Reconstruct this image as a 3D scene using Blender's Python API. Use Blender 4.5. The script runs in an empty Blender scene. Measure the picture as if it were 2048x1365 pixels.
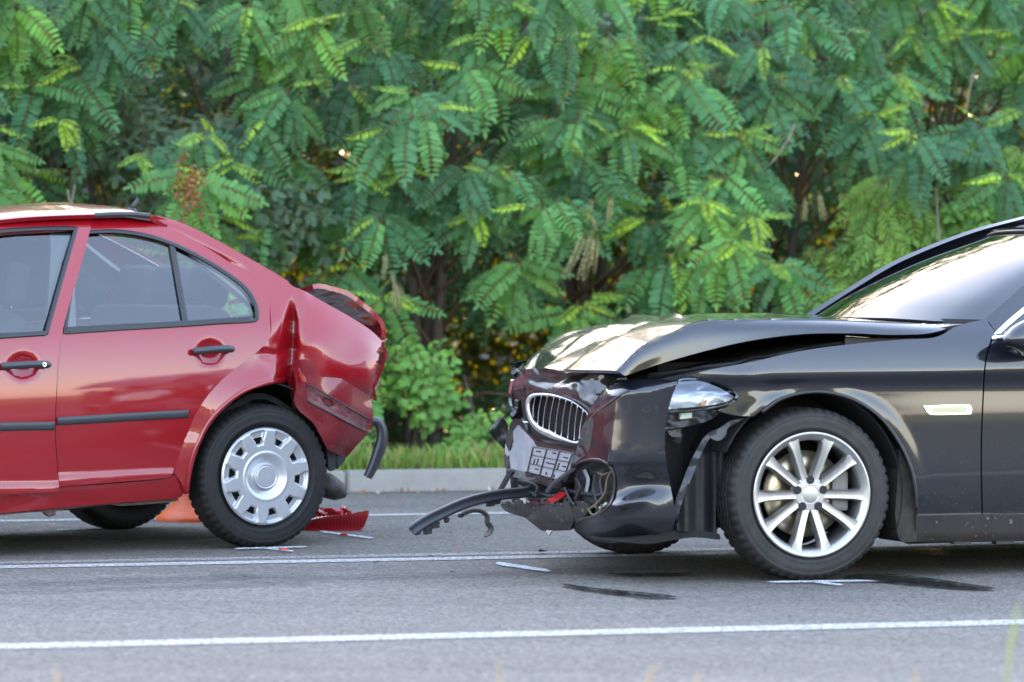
import bpy, bmesh, math, random
import numpy as np
from mathutils import Vector, Matrix, noise as mnoise
from mathutils.geometry import delaunay_2d_cdt

# ------------------------------------------------------------------ camera, sky, sun, exposure
sc = bpy.context.scene
F, H, CX, CY = 8000.0, 1.18, 1024.0, 559.0      # focal length in photo pixels, camera height, horizon row
cam_data = bpy.data.cameras.new('camera')
cam = bpy.data.objects.new('camera', cam_data)
sc.collection.objects.link(cam)
cam.location = (0, 0, H)
cam.rotation_euler = (math.radians(90), 0, 0)
cam_data.sensor_width = 36.0
cam_data.lens = F / 2048.0 * 36.0
cam_data.shift_y = -(682.5 - CY) / 2048.0
cam_data.clip_start = 0.1
cam_data.clip_end = 2000.0
cam_data.dof.use_dof = True
cam_data.dof.focus_distance = 16.6
cam_data.dof.aperture_fstop = 2.9
sc.camera = cam

SUN_EL, SUN_AZ = 10.5, -12.0                      # degrees; azimuth from +Y, positive towards +X
world = bpy.data.worlds.new('World')
sc.world = world
world.use_nodes = True
wn = world.node_tree
wn.nodes.clear()
sky = wn.nodes.new('ShaderNodeTexSky')
sky.sky_type = 'NISHITA'
sky.sun_disc = False
sky.sun_elevation = math.radians(SUN_EL)
sky.sun_rotation = math.radians(SUN_AZ)
sky.dust_density = 0.8
sky.air_density = 1.0
sky.ozone_density = 1.5
bg = wn.nodes.new('ShaderNodeBackground')
bg.inputs['Strength'].default_value = 0.15
wo = wn.nodes.new('ShaderNodeOutputWorld')
veil = wn.nodes.new('ShaderNodeVectorMath')      # even high haze over the whole sky
veil.operation = 'ADD'
veil.inputs[1].default_value = (.85, 1.62, 2.95)
wn.links.new(sky.outputs[0], veil.inputs[0])
wn.links.new(veil.outputs[0], bg.inputs[0])
wn.links.new(bg.outputs[0], wo.inputs[0])

sun_data = bpy.data.lights.new('sun', 'SUN')
sun_data.energy = 3.6
sun_data.angle = math.radians(0.53)
sun_data.color = (1.0, 0.80, 0.52)
sun = bpy.data.objects.new('sun', sun_data)
sc.collection.objects.link(sun)
_e, _a = math.radians(SUN_EL), math.radians(SUN_AZ)
to_sun = Vector((math.cos(_e) * math.sin(_a), math.cos(_e) * math.cos(_a), math.sin(_e)))
sun.rotation_euler = to_sun.to_track_quat('Z', 'Y').to_euler()
sun.location = (0, 60, 30)

sc.view_settings.view_transform = 'Standard'
sc.view_settings.look = 'None'
sc.view_settings.gamma = 1.0
sc.view_settings.exposure = 2.68
sc.view_settings.use_curve_mapping = False
sc.view_settings.use_white_balance = True         # the camera's setting for open shade
sc.view_settings.white_balance_temperature = 8900
sc.view_settings.white_balance_tint = 24
sc.render.engine = 'CYCLES'
sc.cycles.use_denoising = True
sc.cycles.max_bounces = 10
sc.cycles.transparent_max_bounces = 24
sc.cycles.caustics_reflective = False
sc.cycles.caustics_refractive = False
sc.cycles.sample_clamp_indirect = 6.0

rng = np.random.default_rng(7)
random.seed(7)
COL = sc.collection

# ------------------------------------------------------------------ materials
MATS = {}
def mat(name, base=(.5, .5, .5), rough=.5, metal=0., coat=0., coat_rough=.03, spec=.5, bump=None, var=None, emit=None,
        alpha=None, sheen=0., trans=0., ior=1.5):
    """bump = (scale, strength, distance); var = (scale, amount, colour2)"""
    m = bpy.data.materials.new(name); m.use_nodes = True
    nt = m.node_tree; b = nt.nodes['Principled BSDF']
    b.inputs['Base Color'].default_value = (*base, 1)
    b.inputs['Roughness'].default_value = rough
    b.inputs['Metallic'].default_value = metal
    b.inputs['Coat Weight'].default_value = coat
    b.inputs['Coat Roughness'].default_value = coat_rough
    b.inputs['Specular IOR Level'].default_value = spec
    b.inputs['IOR'].default_value = ior
    b.inputs['Transmission Weight'].default_value = trans
    tc = nt.nodes.new('ShaderNodeTexCoord')
    if var:
        n = nt.nodes.new('ShaderNodeTexNoise'); n.inputs['Scale'].default_value = var[0]
        n.inputs['Detail'].default_value = 6; n.inputs['Roughness'].default_value = .65
        nt.links.new(tc.outputs['Object'], n.inputs['Vector'])
        r = nt.nodes.new('ShaderNodeMapRange'); r.inputs[1].default_value = .35; r.inputs[2].default_value = .7
        r.inputs[4].default_value = var[1]
        nt.links.new(n.outputs['Fac'], r.inputs[0])
        mx = nt.nodes.new('ShaderNodeMix'); mx.data_type = 'RGBA'
        mx.inputs['A'].default_value = (*base, 1); mx.inputs['B'].default_value = (*var[2], 1)
        nt.links.new(r.outputs[0], mx.inputs['Factor'])
        nt.links.new(mx.outputs['Result'], b.inputs['Base Color'])
    if bump:
        n = nt.nodes.new('ShaderNodeTexNoise'); n.inputs['Scale'].default_value = bump[0]
        n.inputs['Detail'].default_value = 4
        nt.links.new(tc.outputs['Object'], n.inputs['Vector'])
        bp = nt.nodes.new('ShaderNodeBump'); bp.inputs['Strength'].default_value = bump[1]
        bp.inputs['Distance'].default_value = bump[2]
        nt.links.new(n.outputs['Fac'], bp.inputs['Height'])
        nt.links.new(bp.outputs['Normal'], b.inputs['Normal'])
    MATS[name] = m
    return m

def dusty_paint(name, base, dust, amount, speck_scale=140., rough=.35, cior=1.52):
    """clear-coated car paint; dust film that thickens towards the ground, and light specks"""
    m = mat(name, base, rough, coat=1.0, coat_rough=.015)
    nt = m.node_tree; b = nt.nodes['Principled BSDF']
    b.inputs['Coat IOR'].default_value = cior; b.inputs['Specular IOR Level'].default_value = .2
    tc = nt.nodes.new('ShaderNodeTexCoord')
    sep = nt.nodes.new('ShaderNodeSeparateXYZ'); nt.links.new(tc.outputs['Object'], sep.inputs[0])
    low = nt.nodes.new('ShaderNodeMapRange'); low.inputs[1].default_value = .75; low.inputs[2].default_value = .2
    low.inputs[3].default_value = .12; low.inputs[4].default_value = 1.
    nt.links.new(sep.outputs['Z'], low.inputs[0])
    vo = nt.nodes.new('ShaderNodeTexNoise'); vo.inputs['Scale'].default_value = speck_scale
    vo.inputs['Detail'].default_value = 2
    nt.links.new(tc.outputs['Object'], vo.inputs['Vector'])
    sp = nt.nodes.new('ShaderNodeMapRange'); sp.inputs[1].default_value = .66; sp.inputs[2].default_value = .74
    nt.links.new(vo.outputs['Fac'], sp.inputs[0])
    big = nt.nodes.new('ShaderNodeTexNoise'); big.inputs['Scale'].default_value = 5; big.inputs['Detail'].default_value = 5
    nt.links.new(tc.outputs['Object'], big.inputs['Vector'])
    add = nt.nodes.new('ShaderNodeMath'); add.operation = 'MULTIPLY_ADD'
    nt.links.new(big.outputs['Fac'], add.inputs[0]); add.inputs[1].default_value = .25
    nt.links.new(sp.outputs[0], add.inputs[2])
    mul = nt.nodes.new('ShaderNodeMath'); mul.operation = 'MULTIPLY'
    nt.links.new(add.outputs[0], mul.inputs[0]); nt.links.new(low.outputs[0], mul.inputs[1])
    am = nt.nodes.new('ShaderNodeMath'); am.operation = 'MULTIPLY'; am.use_clamp = True
    nt.links.new(mul.outputs[0], am.inputs[0]); am.inputs[1].default_value = amount
    d = nt.nodes.new('ShaderNodeBsdfDiffuse'); d.inputs['Color'].default_value = (*dust, 1)
    mx = nt.nodes.new('ShaderNodeMixShader')
    out = nt.nodes['Material Output']
    nt.links.new(am.outputs[0], mx.inputs[0]); nt.links.new(b.outputs[0], mx.inputs[1]); nt.links.new(d.outputs[0], mx.inputs[2])
    nt.links.new(mx.outputs[0], out.inputs['Surface'])
    n = nt.nodes.new('ShaderNodeTexNoise'); n.inputs['Scale'].default_value = 260; n.inputs['Detail'].default_value = 1
    nt.links.new(tc.outputs['Object'], n.inputs['Vector'])
    bp = nt.nodes.new('ShaderNodeBump'); bp.inputs['Strength'].default_value = .02; bp.inputs['Distance'].default_value = .002
    nt.links.new(n.outputs['Fac'], bp.inputs['Height']); nt.links.new(bp.outputs['Normal'], b.inputs['Coat Normal'])
    return m

def glass(name, tint=(.8, .86, .86), ior=1.5, rough=.0):
    m = bpy.data.materials.new(name); m.use_nodes = True
    nt = m.node_tree; nt.nodes.clear()
    out = nt.nodes.new('ShaderNodeOutputMaterial')
    t = nt.nodes.new('ShaderNodeBsdfTransparent'); t.inputs[0].default_value = (*tint, 1)
    g = nt.nodes.new('ShaderNodeBsdfGlossy'); g.inputs['Roughness'].default_value = rough
    fr = nt.nodes.new('ShaderNodeFresnel'); fr.inputs[0].default_value = ior
    mx = nt.nodes.new('ShaderNodeMixShader')
    nt.links.new(fr.outputs[0], mx.inputs[0]); nt.links.new(t.outputs[0], mx.inputs[1]); nt.links.new(g.outputs[0], mx.inputs[2])
    nt.links.new(mx.outputs[0], out.inputs['Surface'])
    MATS[name] = m
    return m

def leaf_mat(name, gloss=.18, transl=.26):
    """colour comes from the mesh's own 'tint' attribute (species / age of the leaf, painted shade on deep sprays)"""
    m = bpy.data.materials.new(name); m.use_nodes = True
    nt = m.node_tree; nt.nodes.clear()
    out = nt.nodes.new('ShaderNodeOutputMaterial')
    at = nt.nodes.new('ShaderNodeAttribute'); at.attribute_name = 'tint'
    oi = nt.nodes.new('ShaderNodeObjectInfo')
    hs = nt.nodes.new('ShaderNodeHueSaturation')
    mr = nt.nodes.new('ShaderNodeMapRange'); mr.inputs[3].default_value = .8; mr.inputs[4].default_value = 1.25
    nt.links.new(oi.outputs['Random'], mr.inputs[0]); nt.links.new(mr.outputs[0], hs.inputs['Value'])
    nt.links.new(at.outputs['Color'], hs.inputs['Color'])
    d = nt.nodes.new('ShaderNodeBsdfDiffuse'); t = nt.nodes.new('ShaderNodeBsdfTranslucent')
    mm = nt.nodes.new('ShaderNodeMix'); mm.data_type = 'RGBA'; mm.blend_type = 'MULTIPLY'; mm.inputs['Factor'].default_value = 1
    mm.inputs['B'].default_value = (3.4, 2.4, .5, 1)
    nt.links.new(hs.outputs[0], mm.inputs['A'])
    nt.links.new(hs.outputs[0], d.inputs['Color']); nt.links.new(mm.outputs['Result'], t.inputs['Color'])
    m1 = nt.nodes.new('ShaderNodeMixShader'); m1.inputs[0].default_value = transl
    nt.links.new(d.outputs[0], m1.inputs[1]); nt.links.new(t.outputs[0], m1.inputs[2])
    g = nt.nodes.new('ShaderNodeBsdfGlossy'); g.inputs['Roughness'].default_value = .42
    fr = nt.nodes.new('ShaderNodeFresnel'); fr.inputs[0].default_value = 1.4
    ml = nt.nodes.new('ShaderNodeMath'); ml.operation = 'MULTIPLY'; ml.inputs[1].default_value = gloss * 3
    nt.links.new(fr.outputs[0], ml.inputs[0])
    m2 = nt.nodes.new('ShaderNodeMixShader')
    nt.links.new(ml.outputs[0], m2.inputs[0]); nt.links.new(m1.outputs[0], m2.inputs[1]); nt.links.new(g.outputs[0], m2.inputs[2])
    nt.links.new(m2.outputs[0], out.inputs['Surface'])
    MATS[name] = m
    return m

RED = dusty_paint('red_paint', (.29, .0035, .008), (.30, .18, .17), .08, 120., .4, 1.64)
BLACK = dusty_paint('black_paint', (.006, .007, .012), (.30, .29, .28), .2, 120., .3, 1.66)
BLACKW = dusty_paint('black_paint_scuffed', (.012, .011, .012), (.28, .22, .19), .8, 45., .45)
BUMPER_RED = dusty_paint('red_bumper_paint', (.20, .007, .012), (.34, .2, .19), .5, 60., .4)
PLASTIC = mat('black_plastic', (.018, .019, .022), .42, bump=(300, .15, .002))
RUBBER_SEAL = mat('rubber_seal', (.012, .013, .016), .35)
TRIM = mat('grey_trim_plastic', (.03, .033, .04), .38, bump=(400, .1, .001))
DARK = mat('dark_underside', (.008, .008, .008), .85)
BAY = mat('engine_bay_plastic', (.008, .008, .009), .65, bump=(40, .3, .01))
TYRE = mat('tyre_rubber', (.013, .013, .0135), .62, bump=(220, .25, .002), var=(14, .5, (.028, .027, .026)), spec=.3)
TYRE2 = mat('tyre_rubber_dusty', (.018, .017, .017), .6, bump=(220, .25, .002), var=(12, .7, (.042, .038, .035)), spec=.35)
ALLOY = mat('alloy_silver', (.46, .455, .45), .33, metal=.85, var=(30, .5, (.33, .30, .27)))
CAPPLASTIC = mat('hubcap_silver_paint', (.52, .54, .57), .32, metal=.55, coat=.3, coat_rough=.1, var=(18, .25, (.4, .4, .4)))
STEEL = mat('brake_steel', (.5, .42, .3), .3, metal=.9, var=(25, .5, (.32, .25, .17)))
BOLT_SHADE = mat('bolt_recess_shade', (.012, .012, .012), .6)  # bolt and recess as one dark disc, the recess's shade in its colour
CHROME = mat('chrome', (.85, .85, .87), .16, metal=1.)
CHROME_SOFT = mat('chrome_surround', (.9, .9, .92), .34, metal=.9)
LAMPSILVER = mat('lamp_reflector', (.78, .83, .90), .25, metal=.3, bump=(60, .1, .01))
AMBER = mat('amber_lens', (.8, .3, .08), .2, coat=1.)
INDICATOR = mat('side_lamp_lens', (.30, .34, .2), .15, coat=1., bump=(200, .3, .002))
GLASS = glass('car_glass', (.74, .81, .82), 2.1)
WSGLASS = glass('windscreen_glass', (.62, .70, .68), 2.1)
LENS = glass('headlamp_glass', (.93, .95, .97), 1.5)
SEAT = mat('seat_fabric', (.045, .045, .05), .9, bump=(200, .2, .003))
LINING = mat('grey_interior_lining', (.32, .31, .29), .85)
DASH = mat('dashboard_plastic', (.02, .02, .022), .7)
SKY_SHEEN_PLASTIC = mat('sky_sheen_plastic', (.34, .34, .37), .3, coat=.4, coat_rough=.12, var=(30, .35, (.12, .12, .13)))  # black plastic; the sky it reflects is put into a pale base colour
SCUFF = mat('torn_grey_plastic', (.026, .024, .024), .5, var=(25, .8, (.085, .068, .06)), bump=(80, .4, .004))
REDLENS = mat('red_lamp_lens', (.42, .006, .012), .12, coat=1., coat_rough=.05)
REDSHARD = mat('red_plastic', (.55, .012, .015), .3, coat=.5)
PALEPLASTIC = mat('pale_plastic', (.45, .5, .42), .45)
ORANGE = mat('orange_cone_plastic', (.85, .12, .025), .45, var=(20, .35, (.6, .09, .03)))
WIRE = mat('dusty_wire', (.16, .11, .07), .7)
BARK = mat('bark', (.10, .075, .055), .9, bump=(60, .6, .01), var=(25, .7, (.05, .04, .03)))
TWIG = mat('reddish_twig', (.13, .065, .035), .8)
LEAF = leaf_mat('leaf')

def road_materials():
    m = bpy.data.materials.new('asphalt'); m.use_nodes = True
    nt = m.node_tree; b = nt.nodes['Principled BSDF']
    tc = nt.nodes.new('ShaderNodeTexCoord')
    v = nt.nodes.new('ShaderNodeTexVoronoi'); v.inputs['Scale'].default_value = 95
    nt.links.new(tc.outputs['Object'], v.inputs['Vector'])
    cr = nt.nodes.new('ShaderNodeValToRGB')
    cr.color_ramp.elements[0].color = (.052, .045, .039, 1); cr.color_ramp.elements[1].color = (.245, .21, .178, 1)
    e = cr.color_ramp.elements.new(.45); e.color = (.124, .106, .091, 1)
    sepc = nt.nodes.new('ShaderNodeSeparateColor'); nt.links.new(v.outputs['Color'], sepc.inputs[0])
    nt.links.new(sepc.outputs[0], cr.inputs[0])
    n = nt.nodes.new('ShaderNodeTexNoise'); n.inputs['Scale'].default_value = 1.3; n.inputs['Detail'].default_value = 8
    n.inputs['Roughness'].default_value = .7
    mp = nt.nodes.new('ShaderNodeMapping'); mp.inputs['Scale'].default_value = (.25, 1.6, 1)   # wear runs along the road
    nt.links.new(tc.outputs['Object'], mp.inputs[0]); nt.links.new(mp.outputs[0], n.inputs['Vector'])
    r = nt.nodes.new('ShaderNodeMapRange'); r.inputs[1].default_value = .3; r.inputs[2].default_value = .75
    r.inputs[3].default_value = .72; r.inputs[4].default_value = 1.18
    nt.links.new(n.outputs['Fac'], r.inputs[0])
    mx = nt.nodes.new('ShaderNodeMix'); mx.data_type = 'RGBA'; mx.blend_type = 'MULTIPLY'; mx.inputs['Factor'].default_value = 1
    nt.links.new(cr.outputs[0], mx.inputs['A']); nt.links.new(r.outputs[0], mx.inputs['B'])
    nt.links.new(mx.outputs['Result'], b.inputs['Base Color'])
    b.inputs['Roughness'].default_value = .82
    bp = nt.nodes.new('ShaderNodeBump'); bp.inputs['Strength'].default_value = .6; bp.inputs['Distance'].default_value = .004
    nt.links.new(v.outputs['Distance'], bp.inputs['Height']); nt.links.new(bp.outputs['Normal'], b.inputs['Normal'])
    MATS['asphalt'] = m
    def film(name, col, scale, lo, hi, rough, amax=1., stretch=(1, 1, 1)):
        f = bpy.data.materials.new(name); f.use_nodes = True
        nt = f.node_tree; b = nt.nodes['Principled BSDF']
        b.inputs['Base Color'].default_value = (*col, 1); b.inputs['Roughness'].default_value = rough
        tc = nt.nodes.new('ShaderNodeTexCoord')
        mp = nt.nodes.new('ShaderNodeMapping'); mp.inputs['Scale'].default_value = stretch
        n = nt.nodes.new('ShaderNodeTexNoise'); n.inputs['Scale'].default_value = scale; n.inputs['Detail'].default_value = 5
        n.inputs['Roughness'].default_value = .75
        nt.links.new(tc.outputs['Object'], mp.inputs[0]); nt.links.new(mp.outputs[0], n.inputs['Vector'])
        r = nt.nodes.new('ShaderNodeMapRange'); r.inputs[1].default_value = lo; r.inputs[2].default_value = hi
        r.inputs[4].default_value = amax
        nt.links.new(n.outputs['Fac'], r.inputs[0]); nt.links.new(r.outputs[0], b.inputs['Alpha'])
        MATS[name] = f
        return f
    film('road_line_paint', (.56, .54, .52), 70, .38, .56, .6, .92)
    film('worn_line_paint', (.50, .485, .47), 70, .44, .62, .6, .85)
    film('chalk_paint', (.8, .86, .9), 90, .36, .60, .7)
    film('spilled_fluid', (.012, .012, .013), 26, .33, .5, .22, .93)
    film('skid_rubber', (.03, .03, .034), 16, .38, .75, .7, .55, (.3, 3, 1))
road_materials()
CONCRETE = mat('kerb_concrete', (.33, .30, .265), .85, bump=(90, .35, .006), var=(9, .6, (.24, .22, .20)))
SOIL = mat('verge_soil', (.13, .10, .07), .95, bump=(40, .8, .02), var=(14, .8, (.22, .16, .10)))
FIELD = mat('field_grass', (.16, .16, .045), .95, var=(.6, .7, (.26, .22, .07)))

# ------------------------------------------------------------------ generic builders
def link(name, me, m, parent=None, smooth=True):
    o = bpy.data.objects.new(name, me)
    COL.objects.link(o)
    if m is not None:
        me.materials.append(m)
    if parent is not None:
        o.parent = parent
    if smooth and len(me.polygons):
        me.polygons.foreach_set('use_smooth', [True] * len(me.polygons))
    return o

def mesh(name, verts, faces, m, parent=None, smooth=True):
    me = bpy.data.meshes.new(name)
    me.from_pydata([tuple(map(float, v)) for v in verts], [], [tuple(int(i) for i in f) for f in faces])
    me.update()
    return link(name, me, m, parent, smooth)

def tag(o, label, cat=None, group=None, kind=None):
    if label: o['label'] = label
    if cat: o['category'] = cat
    if group: o['group'] = group
    if kind: o['kind'] = kind
    return o

def thing(name, label, cat, loc=(0, 0, 0), rz=0., group=None):
    o = bpy.data.objects.new(name, None); COL.objects.link(o)
    o.empty_display_size = .2
    o.location = loc; o.rotation_euler = (0, 0, rz)
    return tag(o, label, cat, group)

def cr(P, n, closed=False):
    """Catmull-Rom through the points P (k x d), n samples uniform in arc length"""
    P = np.asarray(P, float)
    if len(P) == 2 and not closed:
        return P[0] + (P[1] - P[0]) * np.linspace(0, 1, n)[:, None]
    if closed:
        Q = np.vstack([P[-1], P, P[0], P[1]])
    else:
        Q = np.vstack([2 * P[0] - P[1], P, 2 * P[-1] - P[-2]])
    out = []
    for i in range(1, len(Q) - 2):
        t = np.linspace(0, 1, 24, endpoint=False)[:, None]
        p0, p1, p2, p3 = Q[i - 1], Q[i], Q[i + 1], Q[i + 2]
        out.append(.5 * (2 * p1 + (p2 - p0) * t + (2 * p0 - 5 * p1 + 4 * p2 - p3) * t ** 2 + (3 * p1 - p0 - 3 * p2 + p3) * t ** 3))
    out = np.vstack(out + [Q[-2][None]])
    d = np.r_[0, np.cumsum(np.linalg.norm(np.diff(out, axis=0), axis=1))]
    s = np.linspace(0, d[-1], n, endpoint=not closed)
    return np.stack([np.interp(s, d, out[:, k]) for k in range(out.shape[1])], 1)

def outline(pts, step):
    """closed 2-D outline; a third value 1 marks a sharp corner"""
    pts = [tuple(p) for p in pts]
    ci = [i for i, p in enumerate(pts) if len(p) > 2 and p[2]]
    P = [np.array(p[:2], float) for p in pts]
    if not ci:
        per = sum(np.linalg.norm(P[i] - P[i - 1]) for i in range(len(P)))
        return cr(P, max(8, int(per / step)), True)
    out = []
    n = len(P)
    for k, i in enumerate(ci):
        j = ci[(k + 1) % len(ci)]
        idx = [i]
        q = i
        while True:
            q = (q + 1) % n
            idx.append(q)
            if q == j: break
        seg = [P[q] for q in idx]
        ln = sum(np.linalg.norm(seg[q + 1] - seg[q]) for q in range(len(seg) - 1))
        out.append(cr(seg, max(2, int(ln / step) + 1))[:-1])
    return np.vstack(out)

def inside(pts, poly):
    x, y = pts[:, 0], pts[:, 1]
    r = np.zeros(len(pts), bool)
    px, py = poly[:, 0], poly[:, 1]
    j = len(poly) - 1
    for i in range(len(poly)):
        c = ((py[i] > y) != (py[j] > y))
        with np.errstate(divide='ignore', invalid='ignore'):
            xx = (px[j] - px[i]) * (y - py[i]) / (py[j] - py[i] + 1e-12) + px[i]
        r ^= c & (x < xx)
        j = i
    return r

def seg_dist(pts, poly):
    a = poly; b = np.roll(poly, -1, 0)
    d = np.full(len(pts), 1e9)
    for p, q in zip(a, b):
        v = q - p; L = (v @ v) + 1e-12
        t = np.clip(((pts - p) @ v) / L, 0, 1)
        d = np.minimum(d, np.linalg.norm(pts - (p + t[:, None] * v), axis=1))
    return d

def triangulate(outer, holes, step):
    loops = [outer] + list(holes)
    lo, hi = outer.min(0), outer.max(0)
    gx = np.arange(lo[0], hi[0], step); gy = np.arange(lo[1], hi[1], step * .866)
    G = np.array([(x + (step / 2 if k % 2 else 0), y) for k, y in enumerate(gy) for x in gx])
    if len(G):
        k = inside(G, outer)
        for h in holes: k &= ~inside(G, h)
        G = G[k]
        if len(G):
            d = np.min([seg_dist(G, l) for l in loops], 0)
            G = G[d > step * .45]
    V = np.vstack(loops + ([G] if len(G) else []))
    E = []
    o = 0
    for l in loops:
        n = len(l)
        E += [(o + i, o + (i + 1) % n) for i in range(n)]
        o += n
    r = delaunay_2d_cdt([Vector(v) for v in V], E, [], 0, 1e-6)
    W = np.array([tuple(v) for v in r[0]])
    T = np.array([f for f in r[2] if len(f) == 3])
    c = W[T].mean(1)
    k = inside(c, outer)
    for h in holes: k &= ~inside(c, h)
    return W, T[k]

def boundary_edges(T):
    cnt = {}
    for f in T:
        for i in range(len(f)):
            e = (f[i], f[(i + 1) % len(f)])
            cnt[e] = 1
    return [e for e in cnt if (e[1], e[0]) not in cnt]

def with_rim(V, T, rim, eye, back=False, taper=0.):
    """orient towards eye, then give the sheet a returned edge of depth rim (and a back face)"""
    V = np.asarray(V, float); T = [tuple(int(i) for i in f) for f in T]
    N = np.zeros_like(V); s = 0
    for f in T:
        n = np.zeros(3)
        for i in range(1, len(f) - 1):
            n += np.cross(V[f[i]] - V[f[0]], V[f[i + 1]] - V[f[0]])
        s += n @ (np.asarray(eye) - V[f[0]])
        for i in f: N[i] += n
    if s < 0:
        T = [f[::-1] for f in T]; N = -N
    N /= np.linalg.norm(N, axis=1)[:, None] + 1e-12
    if not rim:
        return V, T
    be = boundary_edges(T)
    ids = sorted({i for e in be for i in e})
    n0 = len(V)
    fr = {v: n0 + k for k, v in enumerate(ids)}
    bk = {v: n0 + len(ids) + k for k, v in enumerate(ids)}
    B = V[ids] - N[ids] * rim
    VV = [V, V[ids], B]
    R = [(fr[b], fr[a], bk[a], bk[b]) for a, b in be]
    TT = T + R
    if back:
        o = n0 + 2 * len(ids)
        VV.append(V - N * rim)
        TT = TT + [tuple(o + i for i in f[::-1]) for f in T]
    return np.vstack(VV), TT

def tps(ctrl, smooth=0.):
    """thin-plate spline through (x, y, value)"""
    C = np.asarray(ctrl, float); X = C[:, :2] / 100.; n = len(X)
    def K(r2): return np.where(r2 > 0, r2 * np.log(r2 + 1e-12), 0)
    d2 = ((X[:, None] - X[None]) ** 2).sum(-1)
    A = np.zeros((n + 3, n + 3)); A[:n, :n] = K(d2) + smooth * np.eye(n)
    A[:n, n] = 1; A[:n, n + 1:] = X; A[n, :n] = 1; A[n + 1:, :n] = X.T
    w = np.linalg.solve(A, np.r_[C[:, 2], 0, 0, 0])
    def f(px, py):
        px, py = np.broadcast_arrays(np.asarray(px, float), np.asarray(py, float))
        p = np.stack([px.ravel(), py.ravel()], 1) / 100.
        k = K(((p[:, None] - X[None]) ** 2).sum(-1))
        return (k @ w[:n] + w[n] + p @ w[n + 1:]).reshape(px.shape)
    return f

def spline1d(x, y):
    """natural cubic through (x, y)"""
    x = np.asarray(x, float); y = np.asarray(y, float); n = len(x); h = np.diff(x)
    A = np.eye(n); r = np.zeros(n)
    for i in range(1, n - 1):
        A[i, i - 1] = h[i - 1]; A[i, i] = 2 * (h[i - 1] + h[i]); A[i, i + 1] = h[i]
        r[i] = 3 * ((y[i + 1] - y[i]) / h[i] - (y[i] - y[i - 1]) / h[i - 1])
    c = np.linalg.solve(A, r)
    b = (y[1:] - y[:-1]) / h - h * (2 * c[:-1] + c[1:]) / 3; d = (c[1:] - c[:-1]) / (3 * h)
    def f(t):
        t = np.clip(np.asarray(t, float), x[0], x[-1])
        i = np.clip(np.searchsorted(x, t) - 1, 0, n - 2); u = t - x[i]
        return y[i] + b[i] * u + c[i] * u ** 2 + d[i] * u ** 3
    return f

def tri(x): return 2 * np.abs(x - np.floor(x + .5))
def sstep(a, b, x):
    t = np.clip((x - a) / (b - a), 0, 1)
    return t * t * (3 - 2 * t)

_tin = {}
def crumple(x, y, seed=0, n=5, scale=1.):
    """folded-sheet relief, about -1..1: flat facets that meet in straight creases, a finer set on top"""
    x = np.asarray(x, float); y = np.asarray(y, float)
    shp = np.broadcast(x, y).shape
    X = np.broadcast_to(x, shp).ravel() * scale; Y = np.broadcast_to(y, shp).ravel() * scale
    out = np.zeros(len(X))
    for sp, amp in ((.62, 1.), (.27, .30)):
        g = np.random.default_rng(seed * 7 + int(sp * 100))
        x0, x1, y0, y1 = X.min() - sp, X.max() + sp, Y.min() - sp, Y.max() + sp
        nx = max(2, int((x1 - x0) / sp)); ny = max(2, int((y1 - y0) / sp))
        if nx * ny > 900: continue
        gx, gy = np.meshgrid(np.linspace(x0, x1, nx + 1), np.linspace(y0, y1, ny + 1))
        jx = (x1 - x0) / nx * .42; jy = (y1 - y0) / ny * .42
        P = np.stack([gx.ravel() + g.uniform(-jx, jx, gx.size), gy.ravel() + g.uniform(-jy, jy, gx.size)], 1)
        h = g.uniform(-1, 1, len(P))
        r = delaunay_2d_cdt([Vector(q) for q in P], [], [], 0, 1e-9)
        W = np.array([tuple(v) for v in r[0]]); hh = np.array([h[o[0]] if len(o) else 0. for o in r[3]])
        for t in r[2]:
            a, b, c = W[t[0]], W[t[1]], W[t[2]]
            m = (X >= min(a[0], b[0], c[0])) & (X <= max(a[0], b[0], c[0])) & (Y >= min(a[1], b[1], c[1])) & (Y <= max(a[1], b[1], c[1]))
            if not m.any(): continue
            i = np.nonzero(m)[0]
            d = (b[1] - c[1]) * (a[0] - c[0]) + (c[0] - b[0]) * (a[1] - c[1])
            if abs(d) < 1e-12: continue
            u = ((b[1] - c[1]) * (X[i] - c[0]) + (c[0] - b[0]) * (Y[i] - c[1])) / d
            v = ((c[1] - a[1]) * (X[i] - c[0]) + (a[0] - c[0]) * (Y[i] - c[1])) / d
            w = 1 - u - v
            k = (u >= -1e-6) & (v >= -1e-6) & (w >= -1e-6)
            out[i[k]] += 0
            if sp > .5: _val = amp * (u[k] * hh[t[0]] + v[k] * hh[t[1]] + w[k] * hh[t[2]]); out[i[k]] = _val
            else: _tmp[i[k]] = amp * (u[k] * hh[t[0]] + v[k] * hh[t[1]] + w[k] * hh[t[2]])
        if sp > .5: _tmp = np.zeros(len(X))
        else: out = out + _tmp
    return out.reshape(shp)

class Frame:
    """car frame: a = along the car (towards its tail), l = across (away from the camera side), z = up"""
    def __init__(s, ox, oy, deg):
        s.ox, s.oy = ox, oy; s.rz = math.radians(deg); s.c = math.cos(s.rz); s.s = math.sin(s.rz)
        s.eye = np.array([s.c * -ox + s.s * -oy, -s.s * -ox + s.c * -oy, H])
    def P(s, px, py, l):
        px, py, l = np.broadcast_arrays(np.asarray(px, float), np.asarray(py, float), np.asarray(l, float))
        dx = (px - CX) / F; dz = -(py - CY) / F
        t = (l - s.s * s.ox + s.c * s.oy) / (s.c - s.s * dx)
        return np.stack([s.c * (t * dx - s.ox) + s.s * (t - s.oy), l, H + t * dz], -1)
    def px(s, a, l, z):
        X = s.ox + a * s.c - l * s.s; Y = s.oy + a * s.s + l * s.c
        return (CX + F * X / Y, CY - F * (z - H) / Y)

def ground(px, py):
    D = F * H / (py - CY)
    return np.array([(px - CX) * D / F, D])

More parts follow.
